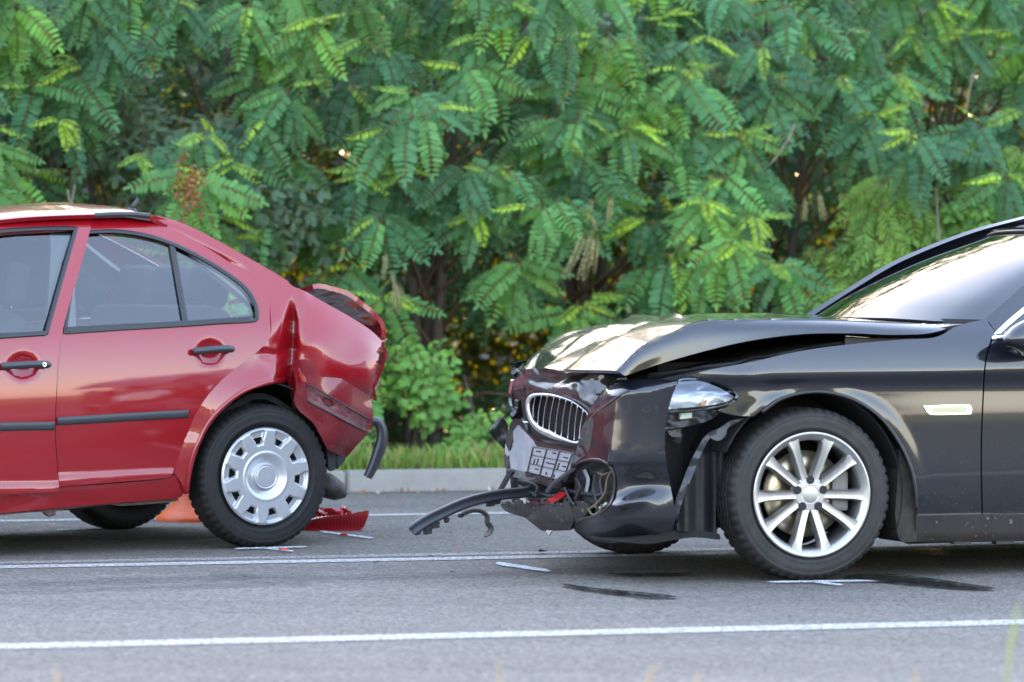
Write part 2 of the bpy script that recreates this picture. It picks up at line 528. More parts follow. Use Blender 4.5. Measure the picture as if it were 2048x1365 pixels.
class Car:
    def __init__(s, frame, root, prof, pitch, mid):
        s.f, s.root, s.prof, s.pitch, s.mid = frame, root, prof, pitch, mid
    def L(s, px, py):
        l = np.zeros(np.broadcast(np.asarray(px, float), np.asarray(py, float)).shape)
        for _ in range(5):
            q = s.f.P(px, py, l)
            l = s.prof(q[..., 2] - s.pitch * q[..., 0])
        return l
    def panel(s, name, out, m, lf=None, dl=None, holes=(), step=9., rim=.014, back=False, parent=None, mirror=False, closed_smooth=True):
        O = outline(out, step * .8); Hs = [outline(h, step * .8) for h in holes]
        W, T = triangulate(O, Hs, step)
        l = (lf or s.L)(W[:, 0], W[:, 1])
        if dl is not None: l = l + dl(W[:, 0], W[:, 1])
        V = s.f.P(W[:, 0], W[:, 1], l)
        VV, TT = with_rim(V, T, rim, s.f.eye, back)
        o = mesh(name, VV, TT, m, parent or s.root)
        if mirror:
            M = VV.copy(); M[:, 1] = 2 * s.mid - M[:, 1]
            mesh(name, M, [f[::-1] for f in TT], m, parent or s.root)
        return o
    def band(s, name, path, width, m, lf=None, dl=-.004, rad=.006, parent=None, mirror=False, n=60, closed=False, flat=.45):
        """a moulded strip / seal following a pixel path: half-round section of the given width in pixels"""
        p = cr(path, n, closed) if not isinstance(path, np.ndarray) else path
        n = len(p)
        tg = np.gradient(p, axis=0) if not closed else np.roll(p, -1, 0) - np.roll(p, 1, 0)
        tg /= np.linalg.norm(tg, axis=1)[:, None] + 1e-9
        nr = np.stack([-tg[:, 1], tg[:, 0]], 1)
        K = 7
        rows = []
        for k in range(K):
            a = math.pi * k / (K - 1)
            q = p + nr * (math.cos(a) * width / 2)
            l = (lf or s.L)(q[:, 0], q[:, 1]) + dl + .002 - math.sin(a) ** flat * rad
            rows.append(s.f.P(q[:, 0], q[:, 1], l))
        V = np.stack(rows, 1).reshape(-1, 3)
        Fc = []
        for i in range(n if closed else n - 1):
            for k in range(K - 1):
                j = (i + 1) % n
                Fc.append((i * K + k, j * K + k, j * K + k + 1, i * K + k + 1))
        if not closed:
            Fc.append(tuple(range(K))); Fc.append(tuple(range((n - 1) * K, n * K))[::-1])
        o = mesh(name, V, Fc, m, parent or s.root)
        if mirror:
            M = V.copy(); M[:, 1] = 2 * s.mid - M[:, 1]
            mesh(name, M, [f[::-1] for f in Fc], m, parent or s.root)
        return o
    def loft(s, name, rows, m, nu=60, nv=30, disp=None, rim=.012, back=False, parent=None, local=False):
        """rows: control rows; each row a list of (px, py, l), or (a, l, z) when local"""
        R = []
        for r in rows:
            r = np.asarray(r, float)
            q = r if local else s.f.P(r[:, 0], r[:, 1], r[:, 2])
            R.append(cr(q, nu))
        R = np.stack(R)                                   # rows x nu x 3
        G = np.stack([cr(R[:, i], nv) for i in range(nu)], 1)   # nv x nu x 3
        return s.grid(name, G, m, disp, rim, back, parent)
    def grid(s, name, G, m, disp=None, rim=.012, back=False, parent=None):
        nv, nu = G.shape[:2]
        if disp is not None:
            N = np.cross(np.gradient(G, axis=1), np.gradient(G, axis=0))
            N /= np.linalg.norm(N, axis=2)[..., None] + 1e-12
            if (N * (s.f.eye - G)).sum() < 0: N = -N
            V_, U_ = np.meshgrid(np.linspace(0, 1, nv), np.linspace(0, 1, nu), indexing='ij')
            G = G + N * disp(U_, V_, G)[..., None]
        V = G.reshape(-1, 3)
        T = [(i * nu + j, i * nu + j + 1, (i + 1) * nu + j + 1, (i + 1) * nu + j) for i in range(nv - 1) for j in range(nu - 1)]
        V, T = with_rim(V, T, rim, s.f.eye, back)
        return mesh(name, V, T, m, parent or s.root)

def tube_data(path, r, seg=8, closed=False):
    p = np.asarray(path, float); n = len(p)
    r = np.broadcast_to(np.asarray(r, float), (n,))
    tg = np.gradient(p, axis=0) if not closed else np.roll(p, -1, 0) - np.roll(p, 1, 0)
    tg /= np.linalg.norm(tg, axis=1)[:, None] + 1e-12
    up = np.array([0, 0, 1.]) if abs(tg[0][2]) < .9 else np.array([1., 0, 0])
    V = []
    for i in range(n):
        a = np.cross(tg[i], up); a /= np.linalg.norm(a) + 1e-12
        b = np.cross(a, tg[i]); up = b
        th = np.arange(seg) * 2 * math.pi / seg
        V.append(p[i] + r[i] * (np.cos(th)[:, None] * a + np.sin(th)[:, None] * b))
    V = np.vstack(V)
    Fc = []
    for i in range(n if closed else n - 1):
        for k in range(seg):
            j = (i + 1) % n
            Fc.append((i * seg + k, i * seg + (k + 1) % seg, j * seg + (k + 1) % seg, j * seg + k))
    if not closed:
        Fc.append(tuple(range(seg))[::-1]); Fc.append(tuple(range((n - 1) * seg, n * seg)))
    return V, Fc

def tube(name, path, r, m, parent=None, seg=8, closed=False):
    V, Fc = tube_data(path, r, seg, closed)
    return mesh(name, V, Fc, m, parent)

def rbox(name, c, size, bev, m, parent=None, rot=(0, 0, 0), seg=2, taper=None):
    bm = bmesh.new()
    bmesh.ops.create_cube(bm, size=1)
    for v in bm.verts:
        if taper and v.co.z > 0:
            v.co.x *= taper[0]; v.co.y *= taper[1]
        v.co = Vector((v.co.x * size[0], v.co.y * size[1], v.co.z * size[2]))
    if bev:
        bmesh.ops.bevel(bm, geom=bm.edges[:] + bm.verts[:], offset=bev, segments=seg, affect='EDGES', profile=.6)
    bm.transform(Matrix.Translation(c) @ Matrix.Rotation(rot[2], 4, 'Z') @ Matrix.Rotation(rot[1], 4, 'Y') @ Matrix.Rotation(rot[0], 4, 'X'))
    me = bpy.data.meshes.new(name); bm.to_mesh(me); bm.free()
    return link(name, me, m, parent, smooth=False)

def lathe_data(prof, seg, axis='y', closed=False):
    """prof: list of (axial, radius)"""
    V, Fc = [], []
    n = len(prof)
    for i in range(seg):
        t = 2 * math.pi * i / seg
        for (y, r) in prof:
            V.append((r * math.cos(t), y, r * math.sin(t)) if axis == 'y' else (r * math.cos(t), r * math.sin(t), y))
    for i in range(seg):
        j = (i + 1) % seg
        for k in range(n - 1 if not closed else n):
            q = (k + 1) % n
            Fc.append((i * n + k, i * n + q, j * n + q, j * n + k) if axis == 'y' else (i * n + k, j * n + k, j * n + q, i * n + q))
    return np.array(V), Fc

def lathe(name, prof, seg, m, parent=None, axis='y', closed=False, loc=(0, 0, 0)):
    V, Fc = lathe_data(prof, seg, axis, closed)
    return mesh(name, V + np.array(loc), Fc, m, parent)

# ------------------------------------------------------------------ wheels (axle along l, outer face at l = 0)
def tyre_mesh(R, rr, width, seg=216, sipes=54, depth=.009):
    ys, rs, kind = [], [], []
    def add(y, r, k=0): ys.append(y); rs.append(r); kind.append(k)
    h = R - rr
    add(.030, rr - .012); add(.020, rr); add(.010, rr + .012); add(.003, rr + .2 * h); add(.004, rr + .22 * h); add(0, rr + .42 * h)
    add(.002, rr + .60 * h); add(.0045, rr + .66 * h); add(.003, rr + .68 * h); add(.010, R - .022, 0)
    add(.016, R - .013, 1); add(.026, R - .005, 1); add(.040, R - .001, 1); add(.050, R, 1)
    g0 = .055
    n = 4; pitch = (width - 2 * g0) / (n - .35)
    for i in range(n):
        y = g0 + i * pitch
        add(y, R, 2); add(y + .002, R - depth, 0); add(y + .010, R - depth, 0); add(y + .012, R, 2)
    add(width - .048, R, 1); add(width - .03, R - .003, 1); add(width - .012, R - .016, 1); add(width - .003, rr + .6 * h)
    add(width, rr + .4 * h); add(width - .01, rr + .1 * h); add(width - .03, rr - .01)
    n = len(ys); V = []; per = seg // sipes
    for i in range(seg):
        for k in range(n):
            t = 2 * math.pi * (i + (.9 * (ys[k] - .016) / .04 if kind[k] == 1 else 0) * .0) / seg
            r = rs[k]
            if kind[k] == 1 and i % per == 0: r -= depth * .9
            if kind[k] == 2 and i % per == per // 2: r -= depth * .5
            V.append((r * math.cos(t), ys[k], r * math.sin(t)))
    Fc = [(i * n + k, i * n + k + 1, ((i + 1) % seg) * n + k + 1, ((i + 1) % seg) * n + k) for i in range(seg) for k in range(n - 1)]
    me = bpy.data.meshes.new('tyre')
    me.from_pydata(V, [], Fc); me.update()
    return me

def sharp(o, deg=35):
    o.data.set_sharp_from_angle(angle=math.radians(deg))
    return o

def hubcap_mesh(R, ports=10):
    """pressed wheel cover: flared tabs between ten ports, dished centre with a round badge boss"""
    nr, nt = 46, 360
    rad = np.linspace(.012, R, nr)
    rad = np.sort(np.r_[rad, R * np.array([.20, .206, .218, .231, .236, .25, .257, .266, .276])])
    nr = len(rad)
    V = np.zeros((nt, nr, 3)); hole = np.zeros((nt, nr), bool)
    for i in range(nt):
        th = 2 * math.pi * i / nt
        for k, r in enumerate(rad):
            q = r / R
            y = .002 + .010 * (1 - q) ** 1.0
            if q > .36: y = .003 + .003 * math.cos((q - .36) / .6 * 3.1)
            if q <= .5: y = .002 + .020 * sstep(.5, .29, q)           # dish towards the boss
            if q < .275: y = .003 + .019 * sstep(.252, .275, q)        # round badge boss
            if .205 < q < .232: y += .0025
            if q > .955: y += .010 * sstep(.955, 1., q)
            ph = (th / (2 * math.pi) * ports - .5) % 1 - .5
            arc = abs(ph) * 2 * math.pi / ports * r
            half = .0155 + .021 * sstep(.70, .95, q)                    # port widens outwards
            if .655 < q < .955:
                m_ = sstep(half + .004, half - .003, arc) * sstep(.655, .70, q) * sstep(.955, .93, q)
                y += .020 * m_
                if m_ > .75 and q < .83: hole[i, k] = True
            V[i, k] = (r * math.cos(th), y, r * math.sin(th))
    Fc = []
    for i in range(nt):
        j = (i + 1) % nt
        for k in range(nr - 1):
            if hole[i, k] and hole[j, k] and hole[i, k + 1] and hole[j, k + 1]: continue
            Fc.append((i * nr + k, i * nr + k + 1, j * nr + k + 1, j * nr + k))
    V = V.reshape(-1, 3)
    c = len(V); V = np.vstack([V, [(0, .004, 0)]])
    Fc += [(c, i * nr, ((i + 1) % nt) * nr) for i in range(nt)]
    me = bpy.data.meshes.new('hubcap'); me.from_pydata([tuple(v) for v in V], [], Fc); me.update()
    return me

def steel_wheel(root_parent, loc, rz, R, capR, width, tyre, cap, spin=0.):
    w = bpy.data.objects.new('wheel', None); COL.objects.link(w); w.parent = root_parent
    w.location = loc; w.rotation_euler = (0, spin, rz)
    link('tyre', tyre, None if tyre.materials else TYRE, w)
    link('hubcap', cap, None if cap.materials else CAPPLASTIC, w)
    lathe('rim', [(.04, .05), (.05, .12), (.045, capR - .02), (.02, capR - .002), (.014, capR + .004), (.03, capR - .004), (.12, capR - .03), (.16, capR - .01)], 64, DARK, w)
    return w

def alloy_wheel(root_parent, loc, rz, R, rr, tyre, spin=0., detail=True, left=True):
    w = bpy.data.objects.new('wheel', None); COL.objects.link(w); w.parent = root_parent
    w.location = loc; w.rotation_euler = (0, spin, rz)
    link('tyre', tyre, None if tyre.materials else TYRE2, w)
    # rim: lip, barrel
    lathe('rim', [(.022, rr - .002), (.004, rr + .003), (.001, rr), (.002, rr - .008), (.010, rr - .018), (.016, rr - .026),
                  (.03, rr - .032), (.10, rr - .034), (.19, rr - .03), (.2, rr)], 128, ALLOY, w)
    lathe('brake_disc', [(.095, .055), (.095, .075), (.088, .085), (.088, .17), (.112, .17), (.112, .05)], 96, STEEL, w)
    lathe('wheel_hub', [(.1, .0), (.1, .06), (.15, .07), (.2, .2), (.21, .21)], 48, DARK, w)
    V, Fc = [], []
    cal = rbox('brake_caliper', (.145, .10, .01), (.07, .07, .16), .012, mat('caliper_grey', (.18, .17, .16), .5) if 'caliper_grey' not in MATS else MATS['caliper_grey'], w)
    # spokes: five pairs, each a solid tapered bar with a raised flat back
    sp_me = None
    for i in range(5):
        for sgn in (-1, 1):
            ang = math.radians(90 + 36 + 72 * i + sgn * 16.5)
            if sp_me is None:
                rows = []
                for t in np.linspace(0, 1, 9):
                    r = .045 + (rr - .018 - .045) * t
                    hw = .0150 + .0060 * t + .010 * sstep(.8, 1, t) + .004 * (1 - t) ** 4        # half width
                    y0 = .024 - .014 * sstep(0, 1, t)   # face dished towards the hub
                    rows.append([(r, y0 + .034, -hw * 1.15), (r, y0 + .010, -hw), (r, y0, -hw * .72), (r, y0 + .0025, 0), (r, y0, hw * .72), (r, y0 + .010, hw), (r, y0 + .034, hw * 1.15)])
                A = np.array(rows); K = 7
                V = A.reshape(-1, 3)
                Fc = [(i_ * K + k, (i_ + 1) * K + k, (i_ + 1) * K + k + 1, i_ * K + k + 1) for i_ in range(8) for k in range(K - 1)]
                sp_me = bpy.data.meshes.new('spoke'); sp_me.from_pydata([tuple(v) for v in V], [], Fc); sp_me.update(); sp_me.set_sharp_from_angle(angle=math.radians(25))
            o = link('spoke', sp_me, None if sp_me.materials else ALLOY, w)
            o.rotation_euler = (0, -ang, 0)
    hc_ = lathe('hub_cap', [(.0225, 0), (.0225, .030), (.0235, .0335), (.0225, .036), (.0230, .058), (.030, .070), (.05, .076)], 60, ALLOY, w); sharp(hc_, 20)
    b_me = None
    for i in range(5):
        ang = math.radians(90 + 72 * i)
        if b_me is None:
            V1, F1 = lathe_data([(.024, .0165), (.0185, .0160), (.0180, .0135), (.0195, .0128), (.0195, .0090), (.0175, .0085), (.0175, .0055), (.0195, .005), (.0195, 0)], 20)
            b_me = bpy.data.meshes.new('wheel_bolt'); b_me.from_pydata([tuple(v) for v in V1], [], F1); b_me.update()
        o = link('wheel_bolt', b_me, None if b_me.materials else BOLT_SHADE, w)
        o.location = (.057 * math.cos(ang), 0, .057 * math.sin(ang))
    return w

# ------------------------------------------------------------------ the ground, road, kerb
RHO = math.atan(F / 29500.0)                    # the road's direction against the picture plane
rc, rs_ = math.cos(RHO), math.sin(RHO)
def road_pt(px, py):                            # -> (along, across) in road axes
    g = ground(px, py)
    return g[0] * rc + g[1] * rs_, -g[0] * rs_ + g[1] * rc
def slab(name, u0, u1, v0, v1, z0, z1, m, parent=None, bevel=0.):
    bm = bmesh.new(); bmesh.ops.create_cube(bm, size=1)
    for v in bm.verts:
        v.co = Vector((u0 + (v.co.x + .5) * (u1 - u0), v0 + (v.co.y + .5) * (v1 - v0), z0 + (v.co.z + .5) * (z1 - z0)))
    if bevel: bmesh.ops.bevel(bm, geom=bm.edges[:], offset=bevel, segments=2, affect='EDGES')
    bm.transform(Matrix.Rotation(RHO, 4, 'Z'))
    me = bpy.data.meshes.new(name); bm.to_mesh(me); bm.free()
    return link(name, me, m, parent, smooth=False)
def sheet(name, pts, z, m, parent=None):
    return mesh(name, [(p[0], p[1], z) for p in pts], [tuple(range(len(pts)))], m, parent, False)
def road_sheet(name, u0, u1, v0, v1, z, m, parent=None):
    q = [(u * rc - v * rs_, u * rs_ + v * rc) for u, v in ((u0, v0), (u1, v0), (u1, v1), (u0, v1))]
    return sheet(name, q, z, m, parent)

KERB_V = road_pt(850, 984)[1]
V_NEAR = road_pt(1024, 1271)[1]
V_D1 = road_pt(400, 1120)[1]
V_D2 = road_pt(400, 1128.5)[1]
V_FAR = road_pt(800, 1031)[1]
tag(sheet('ground', [(-600, -600), (600, -600), (600, 600), (-600, 600)], -.03, FIELD), None, kind='structure')
road = road_sheet('road', -60, 80, V_NEAR - 2.8, KERB_V + .01, 0., MATS['asphalt'])
tag(road, 'grey asphalt road with white lines', kind='structure')
for v, w, m in ((V_NEAR, .19, 'road_line_paint'), (V_D1, .14, 'worn_line_paint'), (V_D2, .16, 'road_line_paint'), (V_FAR, .15, 'road_line_paint')):
    road_sheet('road_line', -60, 80, v - w / 2, v + w / 2, .004, MATS[m], road)

def ground_poly(name, pix, m, z=.006, step=6., parent=None):
    O = outline(pix, step)
    W, T = triangulate(O, [], step)
    V = [(*ground(x, y), z) for x, y in W]
    return mesh(name, V, T, m, parent, False)
def stroke(name, p0, p1, w_px, m, z=.006, parent=None, ragged=.2):
    p0, p1 = np.array(p0, float), np.array(p1, float)
    n = 14
    t = np.linspace(0, 1, n)[:, None]
    mid = p0 + (p1 - p0) * t
    d = (p1 - p0) / np.linalg.norm(p1 - p0); nr = np.array([-d[1], d[0]])
    wv = w_px / 2 * (1 + ragged * rng.uniform(-1, 1, n)) * np.minimum(1, np.minimum(t[:, 0], 1 - t[:, 0]) * 8 + .25)
    pts = np.vstack([mid + nr * wv[:, None], (mid - nr * wv[:, None])[::-1]])
    V = [(*ground(x, y), z) for x, y in pts]
    Fc = [(i, i + 1, 2 * n - 2 - i, 2 * n - 1 - i) for i in range(n - 1)]
    return mesh(name, V, Fc, m, parent, False)
CH = MATS['chalk_paint']
for p0, p1, w in (((468, 1101), (614, 1097), 2.6), ((520, 1099), (588, 1106), 2.4), ((640, 1066), (748, 1080), 3), ((992, 1130), (1101, 1146), 6),
                  ((1533, 1168), (1770, 1165), 3.2), ((1622, 1167), (1686, 1174), 3.2), ((112, 1063), (190, 1060), 2.5)):
    stroke('chalk_mark', p0, p1, w, CH, .008, road)
FL = MATS['spilled_fluid']
ground_poly('fluid_stain', [(1690, 1156), (1760, 1152), (1850, 1160), (1930, 1172), (1994, 1182), (1940, 1183), (1850, 1176), (1770, 1168), (1715, 1163)], FL, .010, parent=road)
ground_poly('fluid_stain', [(1120, 1172), (1200, 1182), (1290, 1190), (1356, 1199), (1290, 1199), (1210, 1190), (1150, 1181)], FL, .010, parent=road)
ground_poly('fluid_stain', [(1215, 1152), (1300, 1151), (1392, 1152), (1330, 1155), (1250, 1155)], FL, .010, parent=road)
SK = MATS['skid_rubber']
for p0, p1, w in (((-60, 1176), (640, 1150), 12), ((-60, 1188), (560, 1170), 9), ((420, 1152), (620, 1170), 16), ((560, 1160), (1320, 1142), 12), ((0, 1078), (450, 1072), 18)):
    stroke('skid_mark', p0, p1, w, SK, .007, road)

# kerb: separate stones with open joints, verge behind it
kerb = tag(bpy.data.objects.new('kerb', None), 'pale concrete kerb stones along the far road edge', kind='structure'); COL.objects.link(kerb)
ku = road_pt(689, 985)[0]
for i in range(-14, 15):
    u0 = ku + i * 1.0
    dz = random.uniform(-.004, .004); dv = random.uniform(-.004, .004)
    slab('kerb_stone', u0 + .004, u0 + .996, KERB_V + .004 + dv, KERB_V + .154 + dv, -.1, .122 + dz, CONCRETE, kerb, .012)
GUT = mat('gutter_grit', (.19, .175, .16), .95, bump=(120, .8, .006), var=(30, .8, (.30, .27, .24)))
road_sheet('gutter_strip', -60, 80, KERB_V - .075, KERB_V - .002, .005, GUT, road)
verge = road_sheet('verge', -60, 80, KERB_V + .16, KERB_V + 40, .09, SOIL)
tag(verge, None, kind='structure')
near_verge = road_sheet('near_verge', -60, 80, V_NEAR - 9, V_NEAR - 2.81, -.012, SOIL)
tag(near_verge, None, kind='structure')

# ------------------------------------------------------------------ red saloon
_D = F * H / (1097 - CY)
RF = Frame((533 - CX) * _D / F, _D, 30.)
red = thing('red_sedan', 'red four-door sedan with a crushed rear end and silver plastic hubcaps', 'car', (RF.ox, RF.oy, 0), RF.rz)
rprof = spline1d([.08, .20, .30, .40, .52, .66, .80, .92, .99, 1.06, 1.15, 1.27, 1.38, 1.45, 1.53],
                 [.10, .045, .014, -.006, -.020, -.030, -.026, -.010, .010, .042, .088, .153, .222, .285, .40])
RC = Car(RF, red, rprof, .03, .84)
rp = RF.px

def ridge(pts, width, amp):
    """a step outwards below a line (sill moulding): amp metres over width pixels"""
    P = np.asarray(pts, float)
    return lambda x, y: -amp * sstep(0, width, y - np.interp(x, P[:, 0], P[:, 1]))

# doors
fd_line = ridge([(-800, 985), (0, 965), (118, 963)], 11, .016)
rd_line = ridge([(112, 948), (230, 941), (360, 934)], 13, .016)
def handle_bowl(cx, cy, rx, ry, dep):
    return lambda x, y: dep * np.clip(1 - ((x - cx) / rx) ** 2 - ((y - cy) / ry) ** 2, 0, 1) ** .7
b1 = handle_bowl(45, 733, 30, 25, .03); b2 = handle_bowl(420, 706, 27, 25, .03)
A_base = rp(-1.95, .01, .95); A_top = rp(-1.22, .22, 1.38)
fdoor = RC.panel('door', [(188, 429, 1), (165, 520), (124, 668), (113, 780), (111, 880), (119, 984, 1), (0, 990), (-200, 1002), (-330, 1010, 1), (-345, 900), (-350, 780), (A_base[0], A_base[1] + 6, 1),
                          (-230, 570), (-120, 482), (-40, 447), (60, 435), (130, 431)], RED,
                 dl=lambda x, y: fd_line(x, y) + b1(x, y) - .012,
                 holes=[[(152, 457, 1), (124, 556), (93, 665, 1), (0, 670), (-150, 676), (-285, 682, 1), (-220, 600), (-120, 510), (-50, 474), (20, 463), (90, 459)]], step=9, rim=.02, mirror=True)
rdoor = RC.panel('door', [(186, 434, 1), (240, 434), (300, 440, 1), (345, 458), (400, 488), (450, 519), (500, 553), (535, 595), (543, 640), (541, 672), (519, 700), (480, 731), (440, 765), (405, 808), (378, 860), (358, 915), (347, 940, 1),
                          (344, 950), (330, 957), (230, 965), (119, 974, 1), (112, 880), (114, 780), (124, 668), (165, 520)], RED,
                 dl=lambda x, y: rd_line(x, y) + b2(x, y),
                 holes=[[(162, 466, 1), (230, 464), (290, 472), (340, 487), (395, 513), (450, 546), (490, 577), (508, 605), (513, 632), (506, 640), (440, 644), (370, 649), (250, 656), (131, 664, 1), (146, 560)]], step=8, rim=.016, mirror=True)
# glazing, set 8 mm behind the frames
gl = lambda x, y: RC.L(x, y) + .010
fg = RC.panel('window', [(153, 456, 1), (92, 667, 1), (0, 672), (-287, 684, 1), (-220, 598), (-120, 507), (-50, 471), (20, 461), (90, 457)], GLASS, lf=gl, step=16, rim=.004, parent=fdoor)
rg = RC.panel('window', [(161, 464, 1), (230, 462), (290, 470), (342, 486, 1), (356, 560), (366, 650, 1), (250, 658), (130, 666, 1)], GLASS, lf=gl, step=16, rim=.004, parent=rdoor)
qg = RC.panel('quarter_window', [(346, 489, 1), (395, 511), (450, 544), (490, 575), (510, 604), (515, 634), (506, 642), (440, 646), (377, 650, 1), (364, 570)], GLASS, lf=gl, step=16, rim=.004, parent=rdoor)
for nm, o in (('window', [(153, 456, 1), (92, 667, 1), (0, 672), (-287, 684, 1), (-220, 598), (-120, 507), (-50, 471), (20, 461), (90, 457)]),
              ('window', [(161, 464, 1), (230, 462), (290, 470), (395, 511), (450, 544), (490, 575), (510, 604), (515, 634), (506, 642), (440, 646), (250, 658), (130, 666, 1)])):
    O_ = outline(o, 14); W_, T_ = triangulate(O_, [], 20)
    V_ = RF.P(W_[:, 0], W_[:, 1], gl(W_[:, 0], W_[:, 1])); V_[:, 1] = 2 * .84 - V_[:, 1]
    V_, T_ = with_rim(V_, T_, .004, (0, 9, 1)); mesh(nm, V_, T_, GLASS, red)
# rubber seals
fs = outline([(152, 457, 1), (124, 556), (93, 667, 1), (0, 671), (-150, 677), (-285, 683, 1), (-220, 600), (-120, 509), (-50, 472), (20, 461), (90, 457)], 7)
RC.band('window_seal', fs, 9, RUBBER_SEAL, rad=.006, dl=-.012, closed=True, parent=fdoor)
RC.band('window_sill_strip', [(-285, 686), (-100, 680), (0, 673), (91, 667)], 10, RUBBER_SEAL, rad=.008, dl=-.014, parent=fdoor)
rsl = outline([(161, 465, 1), (230, 463), (290, 471), (340, 486), (395, 512), (450, 545), (490, 576), (509, 605), (514, 633), (506, 641), (440, 645), (370, 650), (250, 657), (130, 665, 1), (145, 560)], 6)
RC.band('window_seal', rsl, 8, RUBBER_SEAL, rad=.006, dl=-.003, closed=True, parent=rdoor)
RC.band('window_sill_strip', [(132, 660), (250, 653), (370, 647), (505, 638)], 11, RUBBER_SEAL, rad=.006, dl=-.004, parent=rdoor)
RC.band('window_divider', [(344, 489), (356, 560), (371, 646)], 12, PLASTIC, rad=.005, dl=0., parent=rdoor, flat=.3)
# side mouldings
RC.band('side_moulding', [(-330, 868), (-150, 860), (0, 854), (110, 852)], 18, TRIM, rad=.012, dl=-.012, parent=fdoor, flat=.35)
RC.band('side_moulding', [(115, 843), (200, 838), (300, 832), (378, 828)], 17, TRIM, rad=.012, dl=0, parent=rdoor, flat=.35)
# handles
def handle(parent, path, extra=0., lock=None):
    p = cr(path, 24)
    l = RC.L(p[:, 0], p[:, 1]) - .012 - extra - .022 * np.sin(np.linspace(.12, math.pi - .12, 24)) ** .5
    q = RF.P(p[:, 0], p[:, 1], l)
    r = np.array([.010] + [.0155] * 22 + [.010])
    h = tube('door_handle', q, r, TRIM, parent, 12)
    for v in h.data.vertices: pass
    if lock:
        c = RF.P(lock[0], lock[1], RC.L(*lock) - .012 - extra - .030)
        lathe('lock', [(0, 0), (0, .004), (-.002, .005), (-.002, .009), (.0, .011), (.012, .011)], 24, CHROME, h, loc=c)
handle(fdoor, [(2, 733), (30, 731), (70, 729), (100, 730)], .012, (89, 730))
handle(rdoor, [(386, 703), (420, 700), (450, 698), (467, 699)])

# sill, roof, pillars
RC.panel('sill', [(-330, 1010, 1), (-200, 1001), (0, 988), (119, 983, 1), (120, 975), (230, 967), (330, 958), (347, 950, 1), (362, 960), (366, 990), (340, 998), (250, 1005), (120, 1016), (0, 1027), (-200, 1043), (-330, 1050, 1)], RED,
         lf=lambda x, y: RC.L(x, y) + .002, dl=lambda x, y: .012 * crumple(x / 90, y / 60, 4) * sstep(985, 1010, y), step=8, rim=.02, mirror=True)
RC.panel('sill_seam', [(-330, 1046, 1), (0, 1022), (120, 1011), (250, 1000), (350, 992, 1), (352, 1003), (250, 1012), (215, 1010), (120, 1021), (112, 1030), (98, 1034), (80, 1024), (0, 1031), (-330, 1058, 1)], mat('sill_rust', (.06, .02, .02), .8, var=(40, .8, (.12, .08, .07))),
         lf=lambda x, y: .05 + 0 * x, step=8, rim=.03, mirror=True)

def roof_rows():
    edge = [(-105, 452), (-40, 444), (60, 434), (190, 429), (280, 430), (326, 438)]
    rows = []
    e = np.asarray(edge, float)
    base = RF.P(e[:, 0], e[:, 1], np.full(len(e), .285))
    for l, dz in ((.262, -.018), (.300, .004), (.40, .026), (.60, .043), (.84, .050), (1.08, .043), (1.28, .026), (1.38, .004), (1.418, -.018)):
        q = base.copy(); q[:, 1] = l; q[:, 2] += dz; q[-1, 2] -= .014 * dz / .05 + .034
        rows.append(q)
    return rows
def roof_disp(U, V, G):
    m_ = np.exp(-((U - .62) / .16) ** 2) * np.exp(-((V - .38) / .22) ** 2)
    return m_ * (.016 * crumple(U * 6, V * 3, 12, 5) - .006) + .001 * crumple(U * 3, V * 3, 9)
RC.loft('roof', roof_rows(), RED, 110, 60, roof_disp, .02, local=True)
RC.loft('headliner', [r + np.array([0, 0, -.05]) for r in roof_rows()[2:-2]], LINING, 20, 12, None, .006, local=True)
RC.band('roof_moulding', [(189, 431), (225, 429), (265, 429), (300, 432)], 10, TRIM, lf=lambda x, y: .262 + 0 * x, rad=.014, dl=0)
RC.band('roof_moulding', [(200, 434), (245, 433), (280, 438), (300, 441)], 5, TRIM, lf=lambda x, y: .262 + 0 * x, rad=.008, dl=0)
# aerial stub on the roof
ap = RF.P(np.array([263, 270, 277]), np.array([417, 409, 397]), np.full(3, .84))
lathe('aerial_base', [(-.03, .03), (-.012, .026), (0, .016), (.006, .0)], 20, PLASTIC, red, axis='z', loc=ap[0])
tube('aerial', ap, [.012, .010, .006], PLASTIC, red, 10)

